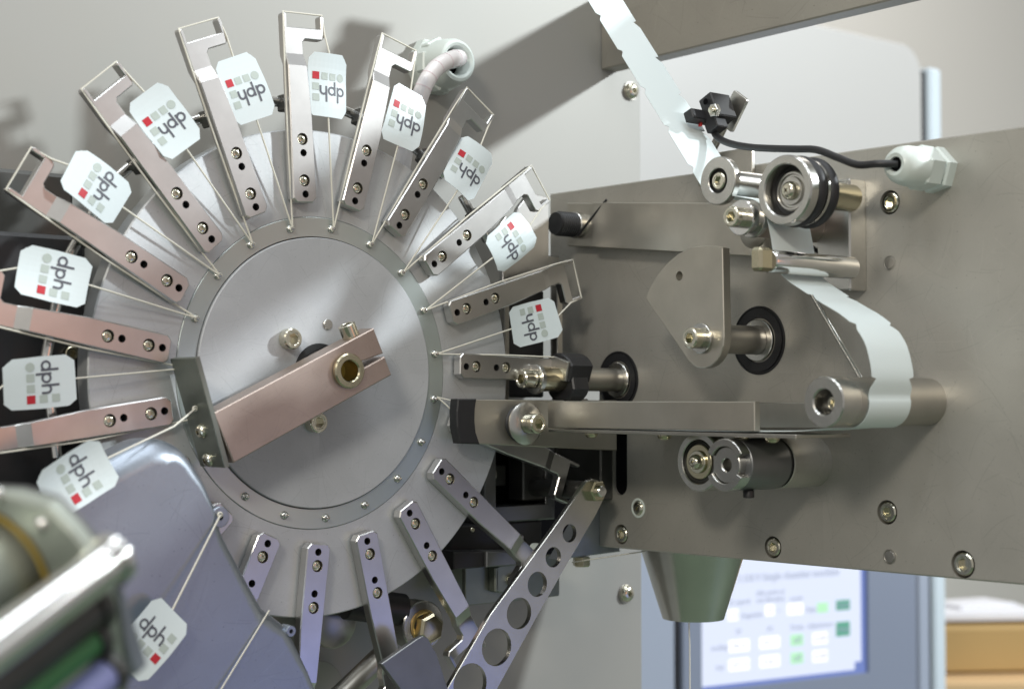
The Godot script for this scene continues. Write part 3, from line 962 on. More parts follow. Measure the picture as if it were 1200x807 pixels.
# ---------------------------------------------------------------- the blue guard and the roller block in the lower left corner
func build_guard() -> void:
	var g := thing("guard_plate", "smooth blue grey guard with a rounded bright top edge before the wheel", "guard", on_wheel(0, 0, 0))
	var ring := []
	for p in curve(v3([[-168, -62, 0], [-140, -46.5, 0], [-118, -34.5, 0], [-104, -29.6, 0], [-92, -32.5, 0], [-83, -44, 0], [-77.5, -55, 0], [-74.2, -64.5, 0]]), 5):
		ring.append(Vector2(p.x, p.y))
	for p in [[-70, -73.5], [-60, -90], [-49.6, -105.6], [-37, -115.5], [-27, -136], [-12, -170], [0, -205], [-190, -205], [-190, -75]]:
		ring.append(Vector2(p[0], p[1]))
	var poly := PackedVector2Array(ring)
	if Geometry2D.is_polygon_clockwise(poly):
		poly.reverse()
	var m := poly.size()
	var s := Shape.new()
	var nn := []
	for i in m:
		var e := (poly[(i + 1) % m] - poly[(i + m - 1) % m]).normalized()
		nn.append(Vector2(e.y, -e.x))
	var radius := []
	for i in m:
		radius.append(1.2 + 10.0 * clampf(nn[i].y * 1.5 - 0.35, 0.0, 1.0))
	var steps := 7
	for k in steps:
		var a0 := PI / 2 * k / steps
		var a1 := PI / 2 * (k + 1) / steps
		for i in m:
			var j := (i + 1) % m
			var q := []
			var f := []
			for c in [[i, a0], [j, a0], [j, a1], [i, a1]]:
				var w: Vector2 = nn[c[0]]
				var r: float = radius[c[0]]
				var edge: Vector2 = poly[c[0]] - w * r * (1.0 - cos(c[1]))
				q.append(Vector3(edge.x, edge.y, 38.0 - r + r * sin(c[1])))
				f.append(Vector3(w.x * cos(c[1]), w.y * cos(c[1]), sin(c[1])))
			s.quad(q[0], q[1], q[2], q[3], f[0], f[1], f[2], f[3])
	var top := PackedVector2Array()
	for i in m:
		top.append(poly[i] - nn[i] * radius[i])
	s.cap(top, [], 38.0, 1.0, Transform3D.IDENTITY)
	s.wall(poly, 18.0, 24.5, Transform3D.IDENTITY)
	for i in m:
		var j := (i + 1) % m
		s.flat(Vector3(poly[i].x, poly[i].y, 24.5), Vector3(poly[j].x, poly[j].y, 24.5), Vector3(poly[j].x, poly[j].y, 38.0 - radius[j]), Vector3(poly[i].x, poly[i].y, 38.0 - radius[i]), Vector3(nn[i].x, nn[i].y, 0))
	part("cover_sheet", s, "guard", g)
	part("thread_lug", Shape.new().lathe([Vector2(4.6, 30), Vector2(4.6, 36.6), Vector2(4.2, 37), Vector2(1.4, 37), Vector2(1.2, 30)], 24), "guard", g, on_wheel(-72.6, -64.2, 0))
	part("thread_lug", Shape.new().lathe([Vector2(2.6, 30), Vector2(2.6, 36.6), Vector2(2.3, 37), Vector2(1.0, 37), Vector2(0.9, 30)], 20), "guard", g, on_wheel(-36.6, -117, 0))
	var t := thing("loose_thread", "thread hanging straight down over the right part of the blue guard", "thread", on_wheel(0, 0, 0))
	part("strand", Shape.new().tube(v3([[-48.8, -106.4, 38.5], [-74, -139, 40], [-100, -172, 42]]), 0.36, 6), "thread", t)
	# the roller block: near the lens and out of focus
	var mid := Vector3(-244.7, -57.9, 256.2)
	var axis := Vector3(-0.849, -0.408, 0.336).normalized()
	var side := axis.cross(Vector3.UP).normalized()
	var frame := Transform3D(Basis(side, axis.cross(side), axis).scaled_local(Vector3.ONE * 0.82), mid)
	var c := thing("roller_block", "blurred metal roller block with a thick chrome rod and a green band", "roller", Transform3D(frame.basis, mid * MM))
	var block := v2([[25, -29.5], [-4, -29.5], [-18, -26.5], [-25, -18], [-32, -6], [-29.5, 5], [-24, 29], [-17, 48], [67, 58], [67, -29]])
	part("end_block", Shape.new().plate(block, -1, 4, 1.2, [Shape.circle(13, -3, 22.5, 48)]), "core_metal", c)
	part("bore_lining", Shape.new().lathe([Vector2(22.6, 5), Vector2(20.4, 5), Vector2(20.2, -1)], 48), "amber", c, Transform3D(Basis.IDENTITY, mm(13, -3, 0)))
	part("back_wall", Shape.new().plate(block, -3, -1.4, 0.3), "grey_steel", c)
	part("core", Shape.new().lathe([Vector2(16, -1), Vector2(16, 34), Vector2(15, 35), Vector2(0, 35)], 40), "core_metal", c, Transform3D(Basis.IDENTITY, mm(13, -3, 0)))
	for q in [[-237.9, -54.1, 281.0, "chrome", 7.2], [-238.6, -74.1, 273.2, "green", 5.2], [-234.5, -83.1, 274.0, "lavender", 5.2], [-239.9, -66.1, 274.6, "dark_steel", 7.0]]:
		var foot: Vector3 = frame.affine_inverse() * Vector3(q[0], q[1], q[2])
		part("cage_rod", Shape.new().tube([Vector3(foot.x, foot.y, foot.z - 3), Vector3(foot.x, foot.y, foot.z + 90)], q[4], 28), q[3], c)
		part("rod_collar", Shape.new().lathe([Vector2(q[4] + 0.9, -5), Vector2(q[4] + 1.4, -4.5), Vector2(q[4] + 1.4, -1), Vector2(q[4], -0.6)], 32), "chrome" if q[3] == "chrome" else "dark_steel", c, Transform3D(Basis.IDENTITY, foot * MM))
	for q in [[-250.8, -33.6, 257.7], [-244.1, -41.3, 268.1]]:
		var foot: Vector3 = frame.affine_inverse() * Vector3(q[0], q[1], q[2])
		part("ring_bolt", button_screw(2.6, 2.2), "chrome", c, Transform3D(Basis.IDENTITY, mm(foot.x, foot.y, 4)))
	var strut := frame.affine_inverse() * Vector3(-230.1, -73.0, 267.5)
	part("side_cheek", Shape.new().box(Vector3(strut.x, strut.y, strut.z - 4), Vector3(9, 34, 8), 1.5), "blue_grey_steel", c)


# ---------------------------------------------------------------- the side plate and what turns in it
func bearing(r: float, bore: float, parent: Node3D) -> void:
	part("bearing_seat", Shape.new().lathe([Vector2(r, -0.2), Vector2(r, 0.5), Vector2(r - 0.5, 0.6), Vector2(r - 1.0, 0.1), Vector2(bore + 2.4, -0.4)], 48), "black", parent)
	part("bearing_shield", Shape.new().lathe([Vector2(r - 1.6, -0.1), Vector2(r - 1.6, 0.9), Vector2(bore + 4.0, 0.9), Vector2(bore + 3.8, 0.2)], 48), "rubber", parent)
	part("bearing_race", Shape.new().lathe([Vector2(bore + 3.2, 0), Vector2(bore + 3.2, 1.8), Vector2(bore + 2.8, 2.2), Vector2(bore, 2.2)], 48), "steel", parent)

func build_side_plate() -> void:
	var p := thing("side_plate", "large brown grey steel plate on the right that carries the tape rollers", "plate", on_plate(0, 0))
	var slot := PackedVector2Array()
	for k in 9:
		slot.append(Vector2(10.2 + 5.6 * cos(PI + PI * k / 8), -60.5 + 5.6 * sin(PI + PI * k / 8)))
	slot.append(Vector2(15.8, -20))
	slot.append(Vector2(4.6, -20))
	var shape := v2([[-50, 107.5], [-50, 4], [-7.5, 0], [-7.5, -95.6], [335, -91.5], [335, 104.5]])
	var screws := [[194.8, 78.8, 4.7], [191.9, -65.3, 4.7], [121.7, -86.6, 4.5], [233.1, -86.0, 5.2], [10.8, -87.6, 4.5]]
	var cuts := [slot]
	for q in screws:
		cuts.append(Shape.circle(q[0], q[1], q[2] + 1.0, 32))
	part("plate_body", Shape.new().plate(shape, -12, 0, 0.7, cuts), "plate", p)
	part("slot_floor", Shape.new().box(Vector3(10.2, -44, -3.0), Vector3(13, 50, 2), 0.0), "black_deep", p)
	for s in screws:
		sunk_screw(s[2], s[2] + 1.0, p, Transform3D(Basis(Vector3.BACK, rng.randf() * 3.0), mm(s[0], s[1], 0)))
	for s in [[194.6, 50.5], [193.2, -85.7]]:
		part("dowel", Shape.new().lathe([Vector2(3.5, 0.05), Vector2(3.5, 0.3), Vector2(3.1, 0.35), Vector2(2.9, 0.15), Vector2(2.7, 0.45), Vector2(0, 0.5)], 24), "satin", p, Transform3D(Basis.IDENTITY, mm(s[0], s[1], 0)))
	part("cross_screw", button_screw(4.0, 1.8, "cross"), "nickel", p, Transform3D(Basis(Vector3.BACK, 0.5), mm(25.2, -72.3, 0)))
	part("glue_ring", Shape.new().lathe([Vector2(5.2, 0.1), Vector2(5.4, 0.5), Vector2(4.6, 0.8), Vector2(4.1, 0.5)], 24), "gland", p, Transform3D(Basis.IDENTITY, mm(24.9, -72.3, 0)))
	# slanting guide bar in the upper left
	var b := thing("slanted_guide_bar", "slightly slanted steel bar screwed across the upper left of the side plate", "bar", on_plate(0, 0))
	part("bar_body", Shape.new().plate(v2([[0.5, 71.5], [117, 58.4], [128, 57.2], [128, 84.0], [117, 85.2], [0.6, 96.8]]), 0.2, 12, 0.6), "bar", b)
	part("bar_end", Shape.new().plate(v2([[-26, 74.5], [0.3, 71.8], [0.3, 96.6], [-26, 99.4]]), 0.2, 7.5, 0.5), "bar", b)
	part("boss", Shape.new().lathe([Vector2(9.0, 12), Vector2(9.0, 12.5), Vector2(8.6, 12.8), Vector2(0, 12.8)], 40), "bar", b, Transform3D(Basis.IDENTITY, mm(121, 71, 0)))
	part("brace_wire", Shape.new().tube(v3([[-11.2, 79, 12], [-3, 85, 12.5], [11.6, 97.2, 11]]), 0.7, 8), "black", b)
	var f := thing("ribbed_fitting", "black ribbed round fitting at the left end of the slanted guide bar", "fitting", on_plate(-16, 85.5))
	var prof := [Vector2(6.6, 6)]
	for k in 8:
		prof.append(Vector2(7.0, 12.2 + k * 1.5))
		prof.append(Vector2(6.5, 12.9 + k * 1.5))
	prof.append(Vector2(6.2, 25))
	prof.append(Vector2(0, 25))
	part("ribbed_nut", Shape.new().lathe(prof, 32, Transform3D.IDENTITY, 10.0), "black", f)
	part("collar", Shape.new().lathe([Vector2(7.4, 6.4), Vector2(7.4, 11), Vector2(6.9, 11.6), Vector2(6, 11.6)], 32), "steel", f)
	# sector cam on its shaft
	var c := thing("sector_cam", "fan shaped steel cam plate on a shaft through a black bearing", "cam", on_plate(113.2, 16.8))
	var fan := PackedVector2Array()
	for q in curve(v3([[14.0, 43.6, 0], [-1, 40.5, 0], [-14, 33.6, 0], [-32, 28.2, 0], [-41.6, 20.9, 0]]), 5):
		fan.append(Vector2(q.x, q.y))
	fan = PackedVector2Array()
	for k in 11:
		var a := deg_to_rad(72.4 + (151.5 - 72.4) * k / 10.0)
		fan.append(Vector2(45.5 * cos(a), 45.5 * sin(a)))
	for k in 10:
		var a := deg_to_rad(212.0 + (360.0 - 212.0) * k / 9.0)
		fan.append(Vector2(14.6 * cos(a), 14.6 * sin(a)))
	part("cam_plate", Shape.new().plate(fan, 36, 41, 0.4, [Shape.circle(-15.5, 31.5, 2.4, 16)], Transform3D.IDENTITY, {}, 0.0), "bar", c)
	part("washer", washer(7.4, 3, 1.8), "steel", c, Transform3D(Basis.IDENTITY, mm(0, 0, 41)))
	part("screw", cap_screw(5.0, 7.2), "nickel", c, Transform3D(Basis.IDENTITY, mm(0, 0, 42.8)))
	part("shaft", Shape.new().lathe([Vector2(7.2, -2), Vector2(7.2, 36), Vector2(0, 36)], 40), "satin", c)
	bearing(17.4, 7.4, c)
	# the black cam on the lower left shaft
	var k2 := thing("black_cam", "black two lobed cam clamped on a steel shaft at the left of the side plate", "cam", on_plate(9.0, -2.2))
	part("screw", cap_screw(5.0, 8.4), "nickel", k2, Transform3D(Basis.IDENTITY, mm(0, 0, 62)))
	part("washer", washer(8.0, 3, 3.0), "steel", k2, Transform3D(Basis.IDENTITY, mm(0, 0, 58.6)))
	part("sleeve", Shape.new().lathe([Vector2(6.4, 40), Vector2(6.6, 40.4), Vector2(6.6, 58.6), Vector2(0, 58.6)], 36), "rod", k2)
	part("shaft", Shape.new().lathe([Vector2(6.4, -2), Vector2(6.4, 41), Vector2(0, 41)], 36), "satin", k2)
	var lobe := PackedVector2Array()
	for i in 9:
		var a := deg_to_rad(30.0 + 120.0 * i / 8.0)
		lobe.append(Vector2(14.2 * cos(a), 14.2 * sin(a)))
	lobe.append_array(v2([[-9, -1.5], [9, -1.5]]))
	part("upper_lobe", Shape.new().plate(lobe, 30, 45, 0.8), "black", k2)
	var heel := PackedVector2Array()
	for i in 9:
		var a := deg_to_rad(205.0 + 130.0 * i / 8.0)
		heel.append(Vector2(12.6 * cos(a), 12.6 * sin(a)))
	heel.append_array(v2([[10, 1], [-10, 1]]))
	part("lower_lobe", Shape.new().plate(heel, 32, 43, 0.8), "black", k2)
	part("clamp_face", Shape.new().plate(v2([[-8, -1], [8, -1], [11, 9], [-2, 12.6], [-11, 7]]), 45, 46.4, 0.4), "satin", k2)
	bearing(16.0, 6.6, k2)


# ---------------------------------------------------------------- feed rail, rollers and the tape
func build_tape_feed() -> void:
	# shoe across the wheel
	var s := thing("feed_shoe", "flat steel shoe with a black rubber tip reaching over the wheel at four o'clock", "shoe", on_wheel(0, 0, 0))
	part("shoe_body", Shape.new().plate(v2([[86, -35.6], [186, -41.3], [186, -13.6], [86, -13.1]]), 7.0, 12.0, 0.4), "bar", s)
	part("rubber_tip", Shape.new().plate(v2([[77.0, -35.4], [89.6, -36.0], [87.0, -30], [86.2, -24], [86.4, -18], [87.4, -12.7], [75.4, -12.7], [74.6, -19], [74.8, -27]]), 6.6, 13.0, 0.6), "rubber", s)
	var r := part("press_disc", Shape.new().lathe([Vector2(7, 17), Vector2(10.4, 17), Vector2(11.2, 17.8), Vector2(11.2, 18.6), Vector2(9.6, 19.8), Vector2(5.4, 20.6)], 64), "steel", s, on_wheel(115.5, -25.5, 0))
	part("screw", cap_screw(5.2, 8.6), "nickel", r, on_wheel(0, 0, 20.4))
	part("rubber_ring", Shape.new().lathe([Vector2(6, 12), Vector2(9, 12.2), Vector2(9.6, 13.2), Vector2(8.6, 14.2), Vector2(9.6, 15.2), Vector2(9.2, 16.6), Vector2(6, 17)], 36), "rubber", r)
	part("spacer", Shape.new().lathe([Vector2(5.4, 11), Vector2(5.3, 20.5), Vector2(0, 20.5)], 24), "steel", r)
	# rail
	var t := thing("feed_rail", "long level steel rail that guides the tape from the return roller to the wheel", "rail", on_plate(0, 0))
	part("front_bar", Shape.new().plate(v2([[17.5, -28.0], [163.5, -27.4], [163.5, -13.9], [17.5, -13.9]]), 55.5, 59, 0.4), "bar", t)
	part("rear_bar", Shape.new().plate(v2([[17.5, -28.0], [198, -26.2], [198, -14.4], [17.5, -14.4]]), 20, 25, 0.4), "satin", t)
	part("rail_floor", Shape.new().box(Vector3(103, -29.4, 40), Vector3(170, 1.8, 38), 0.3), "satin", t)
	part("tie_block", Shape.new().box(Vector3(60, -22, 10.2), Vector3(30, 14, 20), 0.5), "dark_steel", t)
	for a in [42.0, 96.0, 147.0, 166.0]:
		part("rail_screw", button_screw(3.6, 2.6), "rod", t, Transform3D(Basis(Vector3.RIGHT, PI / 2), mm(a, -30.3, 50)))
	# roller under the rail
	var b := thing("ball_bearing_wheel", "bare ball bearing on a stud below the rail, left of the slotted coupling", "bearing", on_plate(109, -43.5))
	part("outer_race", Shape.new().lathe([Vector2(10.8, 30), Vector2(13.9, 30), Vector2(14.5, 30.6), Vector2(14.5, 39.4), Vector2(13.9, 40), Vector2(11.2, 40), Vector2(10.8, 39.5), Vector2(10.8, 38.6)], 56), "steel", b)
	part("shield", Shape.new().lathe([Vector2(10.8, 38.6), Vector2(9.9, 39.2), Vector2(9.3, 38.2), Vector2(8.4, 38.4)], 48), "dark_steel", b)
	part("inner_race", Shape.new().lathe([Vector2(8.6, 34), Vector2(8.6, 39.2), Vector2(8.2, 39.6), Vector2(4, 39.6)], 40), "rod", b)
	part("stud", Shape.new().lathe([Vector2(5.4, -2), Vector2(5.4, 39), Vector2(0, 39)], 28), "dark_steel", b)
	part("washer", washer(5.6, 2, 1.4), "nickel", b, Transform3D(Basis.IDENTITY, mm(0, 0, 39.6)))
	part("screw", button_screw(3.8, 3.2, "cross"), "nickel", b, Transform3D(Basis(Vector3.BACK, 0.4), mm(0, 0, 41)))
	# coupling
	var c := thing("slotted_coupling", "grey round coupling with a slotted ring face, below the right end of the rail", "coupling", on_plate(147.6, -43.2))
	part("motor_end", Shape.new().lathe([Vector2(12.2, 0), Vector2(12.2, 26.6), Vector2(11.8, 27)], 48), "plate", c)
	part("groove", Shape.new().lathe([Vector2(11.4, 26.4), Vector2(11.4, 29.4)], 40), "black", c)
	part("sleeve", Shape.new().lathe([Vector2(11.8, 29), Vector2(12.2, 29.4), Vector2(12.2, 56), Vector2(11.8, 56.4), Vector2(8.2, 56.4)], 48), "grey_steel", c)
	part("hub_face", Shape.new().lathe([Vector2(8.4, 56), Vector2(8.4, 60.4), Vector2(8.0, 60.8), Vector2(3.4, 60.8), Vector2(2.9, 60.2), Vector2(2.9, 52), Vector2(0, 52)], 40), "steel", c)
	for side in [0, 1]:
		var jaw := PackedVector2Array()
		for k in 15:
			var a: float = PI * side + deg_to_rad(27 + 126.0 * k / 14.0)
			jaw.append(Vector2(12.1 * cos(a), 12.1 * sin(a)))
		for k in 15:
			var a: float = PI * side + deg_to_rad(153 - 126.0 * k / 14.0)
			jaw.append(Vector2(8.7 * cos(a), 8.7 * sin(a)))
		part("jaw", Shape.new().plate(jaw, 56.2, 62.4, 0.3), "steel", c)
	part("set_screw", cap_screw(2.6, 3.6), "black", c, Transform3D(Basis(Vector3.RIGHT, PI / 2), mm(2, -12, 48)))
	# guide spool at the top
	var g := thing("guide_spool", "flanged steel spool where the tape comes down, topmost of the rollers", "spool", on_plate(139, 90))
	part("flange", Shape.new().lathe([Vector2(6, 53), Vector2(11.0, 53), Vector2(11.4, 53.4), Vector2(11.4, 56.4), Vector2(11.0, 56.8), Vector2(6.2, 56.8), Vector2(5.8, 56.4), Vector2(5.8, 53.2)], 56), "steel", g)
	part("recess", Shape.new().lathe([Vector2(5.8, 54), Vector2(0, 54)], 32), "black", g)
	part("screw", cap_screw(4.2, 2.6), "nickel", g, Transform3D(Basis.IDENTITY, mm(0, 0, 54)))
	part("core", Shape.new().lathe([Vector2(5.9, 0), Vector2(5.9, 53)], 40), "steel", g)
	# grooved pulley and its bracket
	var p := thing("grooved_pulley", "grooved steel pulley with two black rubber rings right of the guide spool", "pulley", on_plate(182, 81))
	part("rim", Shape.new().lathe([Vector2(9, 37), Vector2(13.2, 37), Vector2(13.4, 44.6), Vector2(15.2, 45.0), Vector2(15.2, 46.6), Vector2(13.4, 47.0), Vector2(13.4, 53.2), Vector2(15.9, 54), Vector2(15.9, 58.4), Vector2(15.2, 59.2), Vector2(12.2, 59.2), Vector2(11.6, 58.6), Vector2(11.4, 52)], 64), "steel", p)
	for z in [41.6, 50.2]:
		var o := []
		for k in 11:
			var a := -PI / 2 + PI * k / 10.0
			o.append(Vector2(13.3 + 3.0 * cos(a), z + 3.2 * sin(a)))
		part("rubber_ring", Shape.new().lathe(o, 48), "rubber", p)
	part("shield", Shape.new().lathe([Vector2(11.5, 52), Vector2(9.2, 52.4), Vector2(8.8, 51.6)], 40), "black", p)
	part("bearing_race", Shape.new().lathe([Vector2(9.2, 50), Vector2(9.2, 53.4), Vector2(8.6, 54), Vector2(7.8, 54), Vector2(7.4, 53.2), Vector2(6.6, 53.2), Vector2(6.2, 54.4), Vector2(4, 54.4)], 40), "steel", p)
	part("screw", button_screw(4.4, 3.6, "cross"), "nickel", p, Transform3D(Basis(Vector3.BACK, 0.7), mm(0, 0, 54.4)))
	part("axle", Shape.new().lathe([Vector2(6.4, 12), Vector2(6.4, 50)], 32), "rod", p)
	var k := thing("pulley_bracket", "upright rectangular steel block on the side plate behind the pulley", "bracket", on_plate(0, 0))
	part("block", Shape.new().plate(round_rect(161, 38, 181, 90.6, 0.8, 2), 0.2, 12, 0.8), "steel", k)
	# driven roller under the spool
	var d := thing("drive_roller", "dark bronze roller under the pulley with a cap screw and washers on its end", "roller", on_plate(158, 70.5))
	part("screw", cap_screw(4.8, 6.4), "nickel", d, Transform3D(Basis.IDENTITY, mm(0, 0, 62)))
	part("washer", washer(8.2, 3, 1.6), "chrome", d, Transform3D(Basis.IDENTITY, mm(0, 0, 60.4)))
	part("bush", Shape.new().lathe([Vector2(7.0, 54), Vector2(7.0, 60.4)], 36), "steel", d)
	part("collar", washer(8.8, 3, 3.0), "steel", d, Transform3D(Basis.IDENTITY, mm(0, 0, 52)))
	part("roller_body", Shape.new().lathe([Vector2(8.2, 2), Vector2(8.2, 52), Vector2(0, 52)], 40), "bronzed", d)
	bearing(14.0, 8.4, d)
	# guide bar with a slanted flat end
	var bar := thing("chrome_guide_bar", "round chrome bar with a flattened end across the tape below the pulley", "bar", on_plate(181.5, 48.4))
	part("bar_body", Shape.new().lathe([Vector2(5.2, 12), Vector2(5.2, 68), Vector2(4.6, 69), Vector2(0, 69)], 32), "chrome", bar)
	part("flat_end", Shape.new().box(Vector3(0, 0.6, 73.5), Vector3(6.6, 10.6, 9), 1.4), "rod", bar)
	# return roller
	var q := thing("return_roller", "wide steel return roller that the tape wraps round at the right end of the rail", "roller", on_plate(214.5, -14))
	part("end_ring", Shape.new().lathe([Vector2(11.0, 60), Vector2(11.0, 71.4), Vector2(10.5, 72), Vector2(6.0, 72), Vector2(5.4, 71.4), Vector2(5.2, 60)], 56), "steel", q)
	part("bore", Shape.new().lathe([Vector2(5.3, 63), Vector2(0, 63)], 28), "dark_steel", q)
	part("screw", cap_screw(3.2, 4.0), "nickel", q, Transform3D(Basis.IDENTITY, mm(1.2, -0.6, 63)))
	part("roller_body", Shape.new().lathe([Vector2(10.9, 0), Vector2(10.9, 60)], 56), "satin", q)
	var w := thing("wire_guide", "thin straight wire rod from the pulley bracket down to the return roller", "rod", on_plate(0, 0))
	part("rod", Shape.new().tube(v3([[164, 40, 22], [202, -4.5, 30]]), 1.1, 10), "steel", w)
	build_tape()
	build_sensor()

func build_tape() -> void:
	# (a, y) along the tape's middle, a running along the side plate
	var pts := []
	for k in 17:
		var f := k / 16.0
		pts.append(Vector2(lerpf(14.0, 128.5, f), lerpf(235.8, 87.0, f)))
	pts.append_array([Vector2(131.5, 84.2), Vector2(135.5, 82.6), Vector2(141, 82.4), Vector2(148, 82.0), Vector2(155, 80.4), Vector2(161, 78.8), Vector2(165.5, 75.4), Vector2(168.6, 69), Vector2(171.0, 60), Vector2(172.6, 52), Vector2(175.2, 45.4)])
	pts.append_array([Vector2(181, 40.4), Vector2(190, 35.2), Vector2(200, 29.6), Vector2(210, 24.4), Vector2(218, 18.6), Vector2(223.4, 11.6), Vector2(226.2, 3.6), Vector2(227.2, -4)])
	for k in 9:
		var a := deg_to_rad(14.0 - 104.0 * k / 8.0)
		pts.append(Vector2(214.5 + 11.3 * cos(a), -14 + 11.3 * sin(a)))
	pts.append_array([Vector2(205, -25.6), Vector2(180, -27.2), Vector2(130, -28.0), Vector2(80, -28.0), Vector2(20, -28.0)])
	# resample every half millimetre or so
	var line := []
	var length := [0.0]
	for i in pts.size() - 1:
		var steps := maxi(2, ceili(pts[i].distance_to(pts[i + 1]) / 0.9))
		for k in steps:
			line.append(pts[i].cubic_interpolate(pts[i + 1], pts[maxi(i - 1, 0)], pts[mini(i + 2, pts.size() - 1)], float(k) / steps))
	line.append(pts[pts.size() - 1])
	for i in line.size() - 1:
		length.append(length[i] + line[i].distance_to(line[i + 1]))
	var s := Shape.new()
	var left := []
	var right := []
	for i in line.size():
		# tag outlines are punched half through: each edge has a nick every 27 mm
		var at := fposmod(length[i] - 9.0, 27.2)
		var nick := 0.0
		if at < 4.2:
			nick = lerpf(3.0, 0.0, at / 4.2)
		elif at > 26.4:
			nick = lerpf(0.0, 3.0, (at - 26.4) / 0.8)
		left.append(Vector3(134.6 + nick, line[i].y, line[i].x))
		right.append(Vector3(163.2 - nick, line[i].y, line[i].x))
	for i in line.size() - 1:
		var e0: Vector2 = (line[mini(i + 1, line.size() - 1)] - line[maxi(i - 1, 0)]).normalized()
		var e1: Vector2 = (line[mini(i + 2, line.size() - 1)] - line[i]).normalized()
		var n0 := Vector3(0, -e0.x, e0.y)
		var n1 := Vector3(0, -e1.x, e1.y)
		var h0 := n0 * 0.12
		var h1 := n1 * 0.12
		s.quad(left[i] + h0, right[i] + h0, right[i + 1] + h1, left[i + 1] + h1, n0, n0, n1, n1)
		s.quad(left[i] - h0, right[i] - h0, right[i + 1] - h1, left[i + 1] - h1, -n0, -n0, -n1, -n1)
		s.quad(left[i] + h0, left[i] - h0, left[i + 1] - h1, left[i + 1] + h1, Vector3.LEFT, Vector3.LEFT, Vector3.LEFT, Vector3.LEFT)
		s.quad(right[i] + h0, right[i] - h0, right[i + 1] - h1, right[i + 1] + h1, Vector3.RIGHT, Vector3.RIGHT, Vector3.RIGHT, Vector3.RIGHT)
	whole("label_tape", "long white paper tape with nicked edges winding over the rollers", "tape", s, "tape")

func build_sensor() -> void:
	var s := thing("fork_sensor", "small black fork sensor clipped over the right edge of the tape", "sensor", on_plate(108, 130))
	var tilt := -52.0
	part("sensor_body", Shape.new().box(Vector3(2.6, 0.6, 26), Vector3(9, 13.4, 14), 0.6, shift(0, 0, 0, 24)), "black", s)
	part("fork_arm", Shape.new().box(Vector3(-3.5, -1.5, 33), Vector3(6, 5.5, 18), 0.5, shift(0, 0, 0, 20)), "black", s)
	part("fork_arm", Shape.new().box(Vector3(0.5, -8.0, 29), Vector3(8, 6, 8), 0.5, shift(0, 0, 0, 24)), "black", s)
	part("red_mark", Shape.new().box(Vector3(-3, -6.0, 33.2), Vector3(2.0, 2.4, 1.0), 0.1), "red", s)
	var nut := part("nut", Shape.new().plate(Shape.circle(0, 0, 3.4, 6), 0, 2.6, 0.4), "steel", s, Transform3D(Basis.IDENTITY, mm(8.5, -1, 34)))
	part("thread_end", Shape.new().lathe([Vector2(1.7, 2.6), Vector2(1.7, 3.8), Vector2(0, 4.0)], 16), "nickel", nut)
	part("eyelet", Shape.new().lathe([Vector2(1.6, 34.1), Vector2(0, 34.1)], 14), "black_deep", s, Transform3D(Basis.IDENTITY, mm(1.5, 4.5, 0)))
	var b := thing("sensor_bracket", "thin steel mounting plate behind the fork sensor", "bracket", on_plate(108, 130))
	part("mounting_plate", Shape.new().plate(round_rect(-6, -9, 5, 9.5, 1.4), 15, 16.6, 0.2, [], shift(3.5, 1, 0, -36)), "satin", b)
	part("stem", Shape.new().tube(v3([[-2, -2, 15], [-30, -25, 5], [-34, -30, 0]]), 2.2, 12), "satin", b)
	var t := thing("spool_guard", "small rounded steel tab behind the guide spool at the plate's top edge", "bracket", on_plate(0, 0))
	part("tab", Shape.new().plate(round_rect(84, 98, 113.5, 114.5, 3), 3, 5, 0.3), "satin", t)
	var c := thing("sensor_cable", "black sensor cable sagging from the fork sensor to the white gland", "cable", on_plate(0, 0))
	part("cable", Shape.new().tube(curve(v3([[107, 124, 27], [112, 117.5, 29], [122, 112.6, 31], [136, 108.8, 32], [152, 106.0, 33], [167, 103.8, 34], [180, 101.8, 34], [193, 96.6, 35], [205, 91.9, 36], [216, 91.0, 36], [222, 90.8, 30]]), 6), 1.75, 10), "black", c)
	var g := thing("plate_gland", "white hexagonal cable gland on the side plate at the end of the black cable", "cable gland", on_plate(222, 90.6))
	part("hex_body", Shape.new().plate(Shape.circle(0, 0, 10.6, 6), 0, 6, 0.9, [], shift(0, 0, 0, 12)), "gland", g)
	part("hex_nut", Shape.new().plate(Shape.circle(0, 0, 10.2, 6), 8, 18, 1.2, [], shift(0, 0, 0, 12)), "gland", g)
	part("neck", Shape.new().lathe([Vector2(8.4, 5.6), Vector2(8.4, 8.4)], 32), "gland", g)
	part("dome", Shape.new().lathe([Vector2(9.2, 17), Vector2(9.0, 24), Vector2(8.2, 28), Vector2(6.8, 30.6), Vector2(5.0, 31.8), Vector2(3.4, 31.4), Vector2(2.9, 29)], 36), "gland", g)
	part("bore", Shape.new().lathe([Vector2(3.2, 30.4), Vector2(0, 30.4)], 20), "black_deep", g)


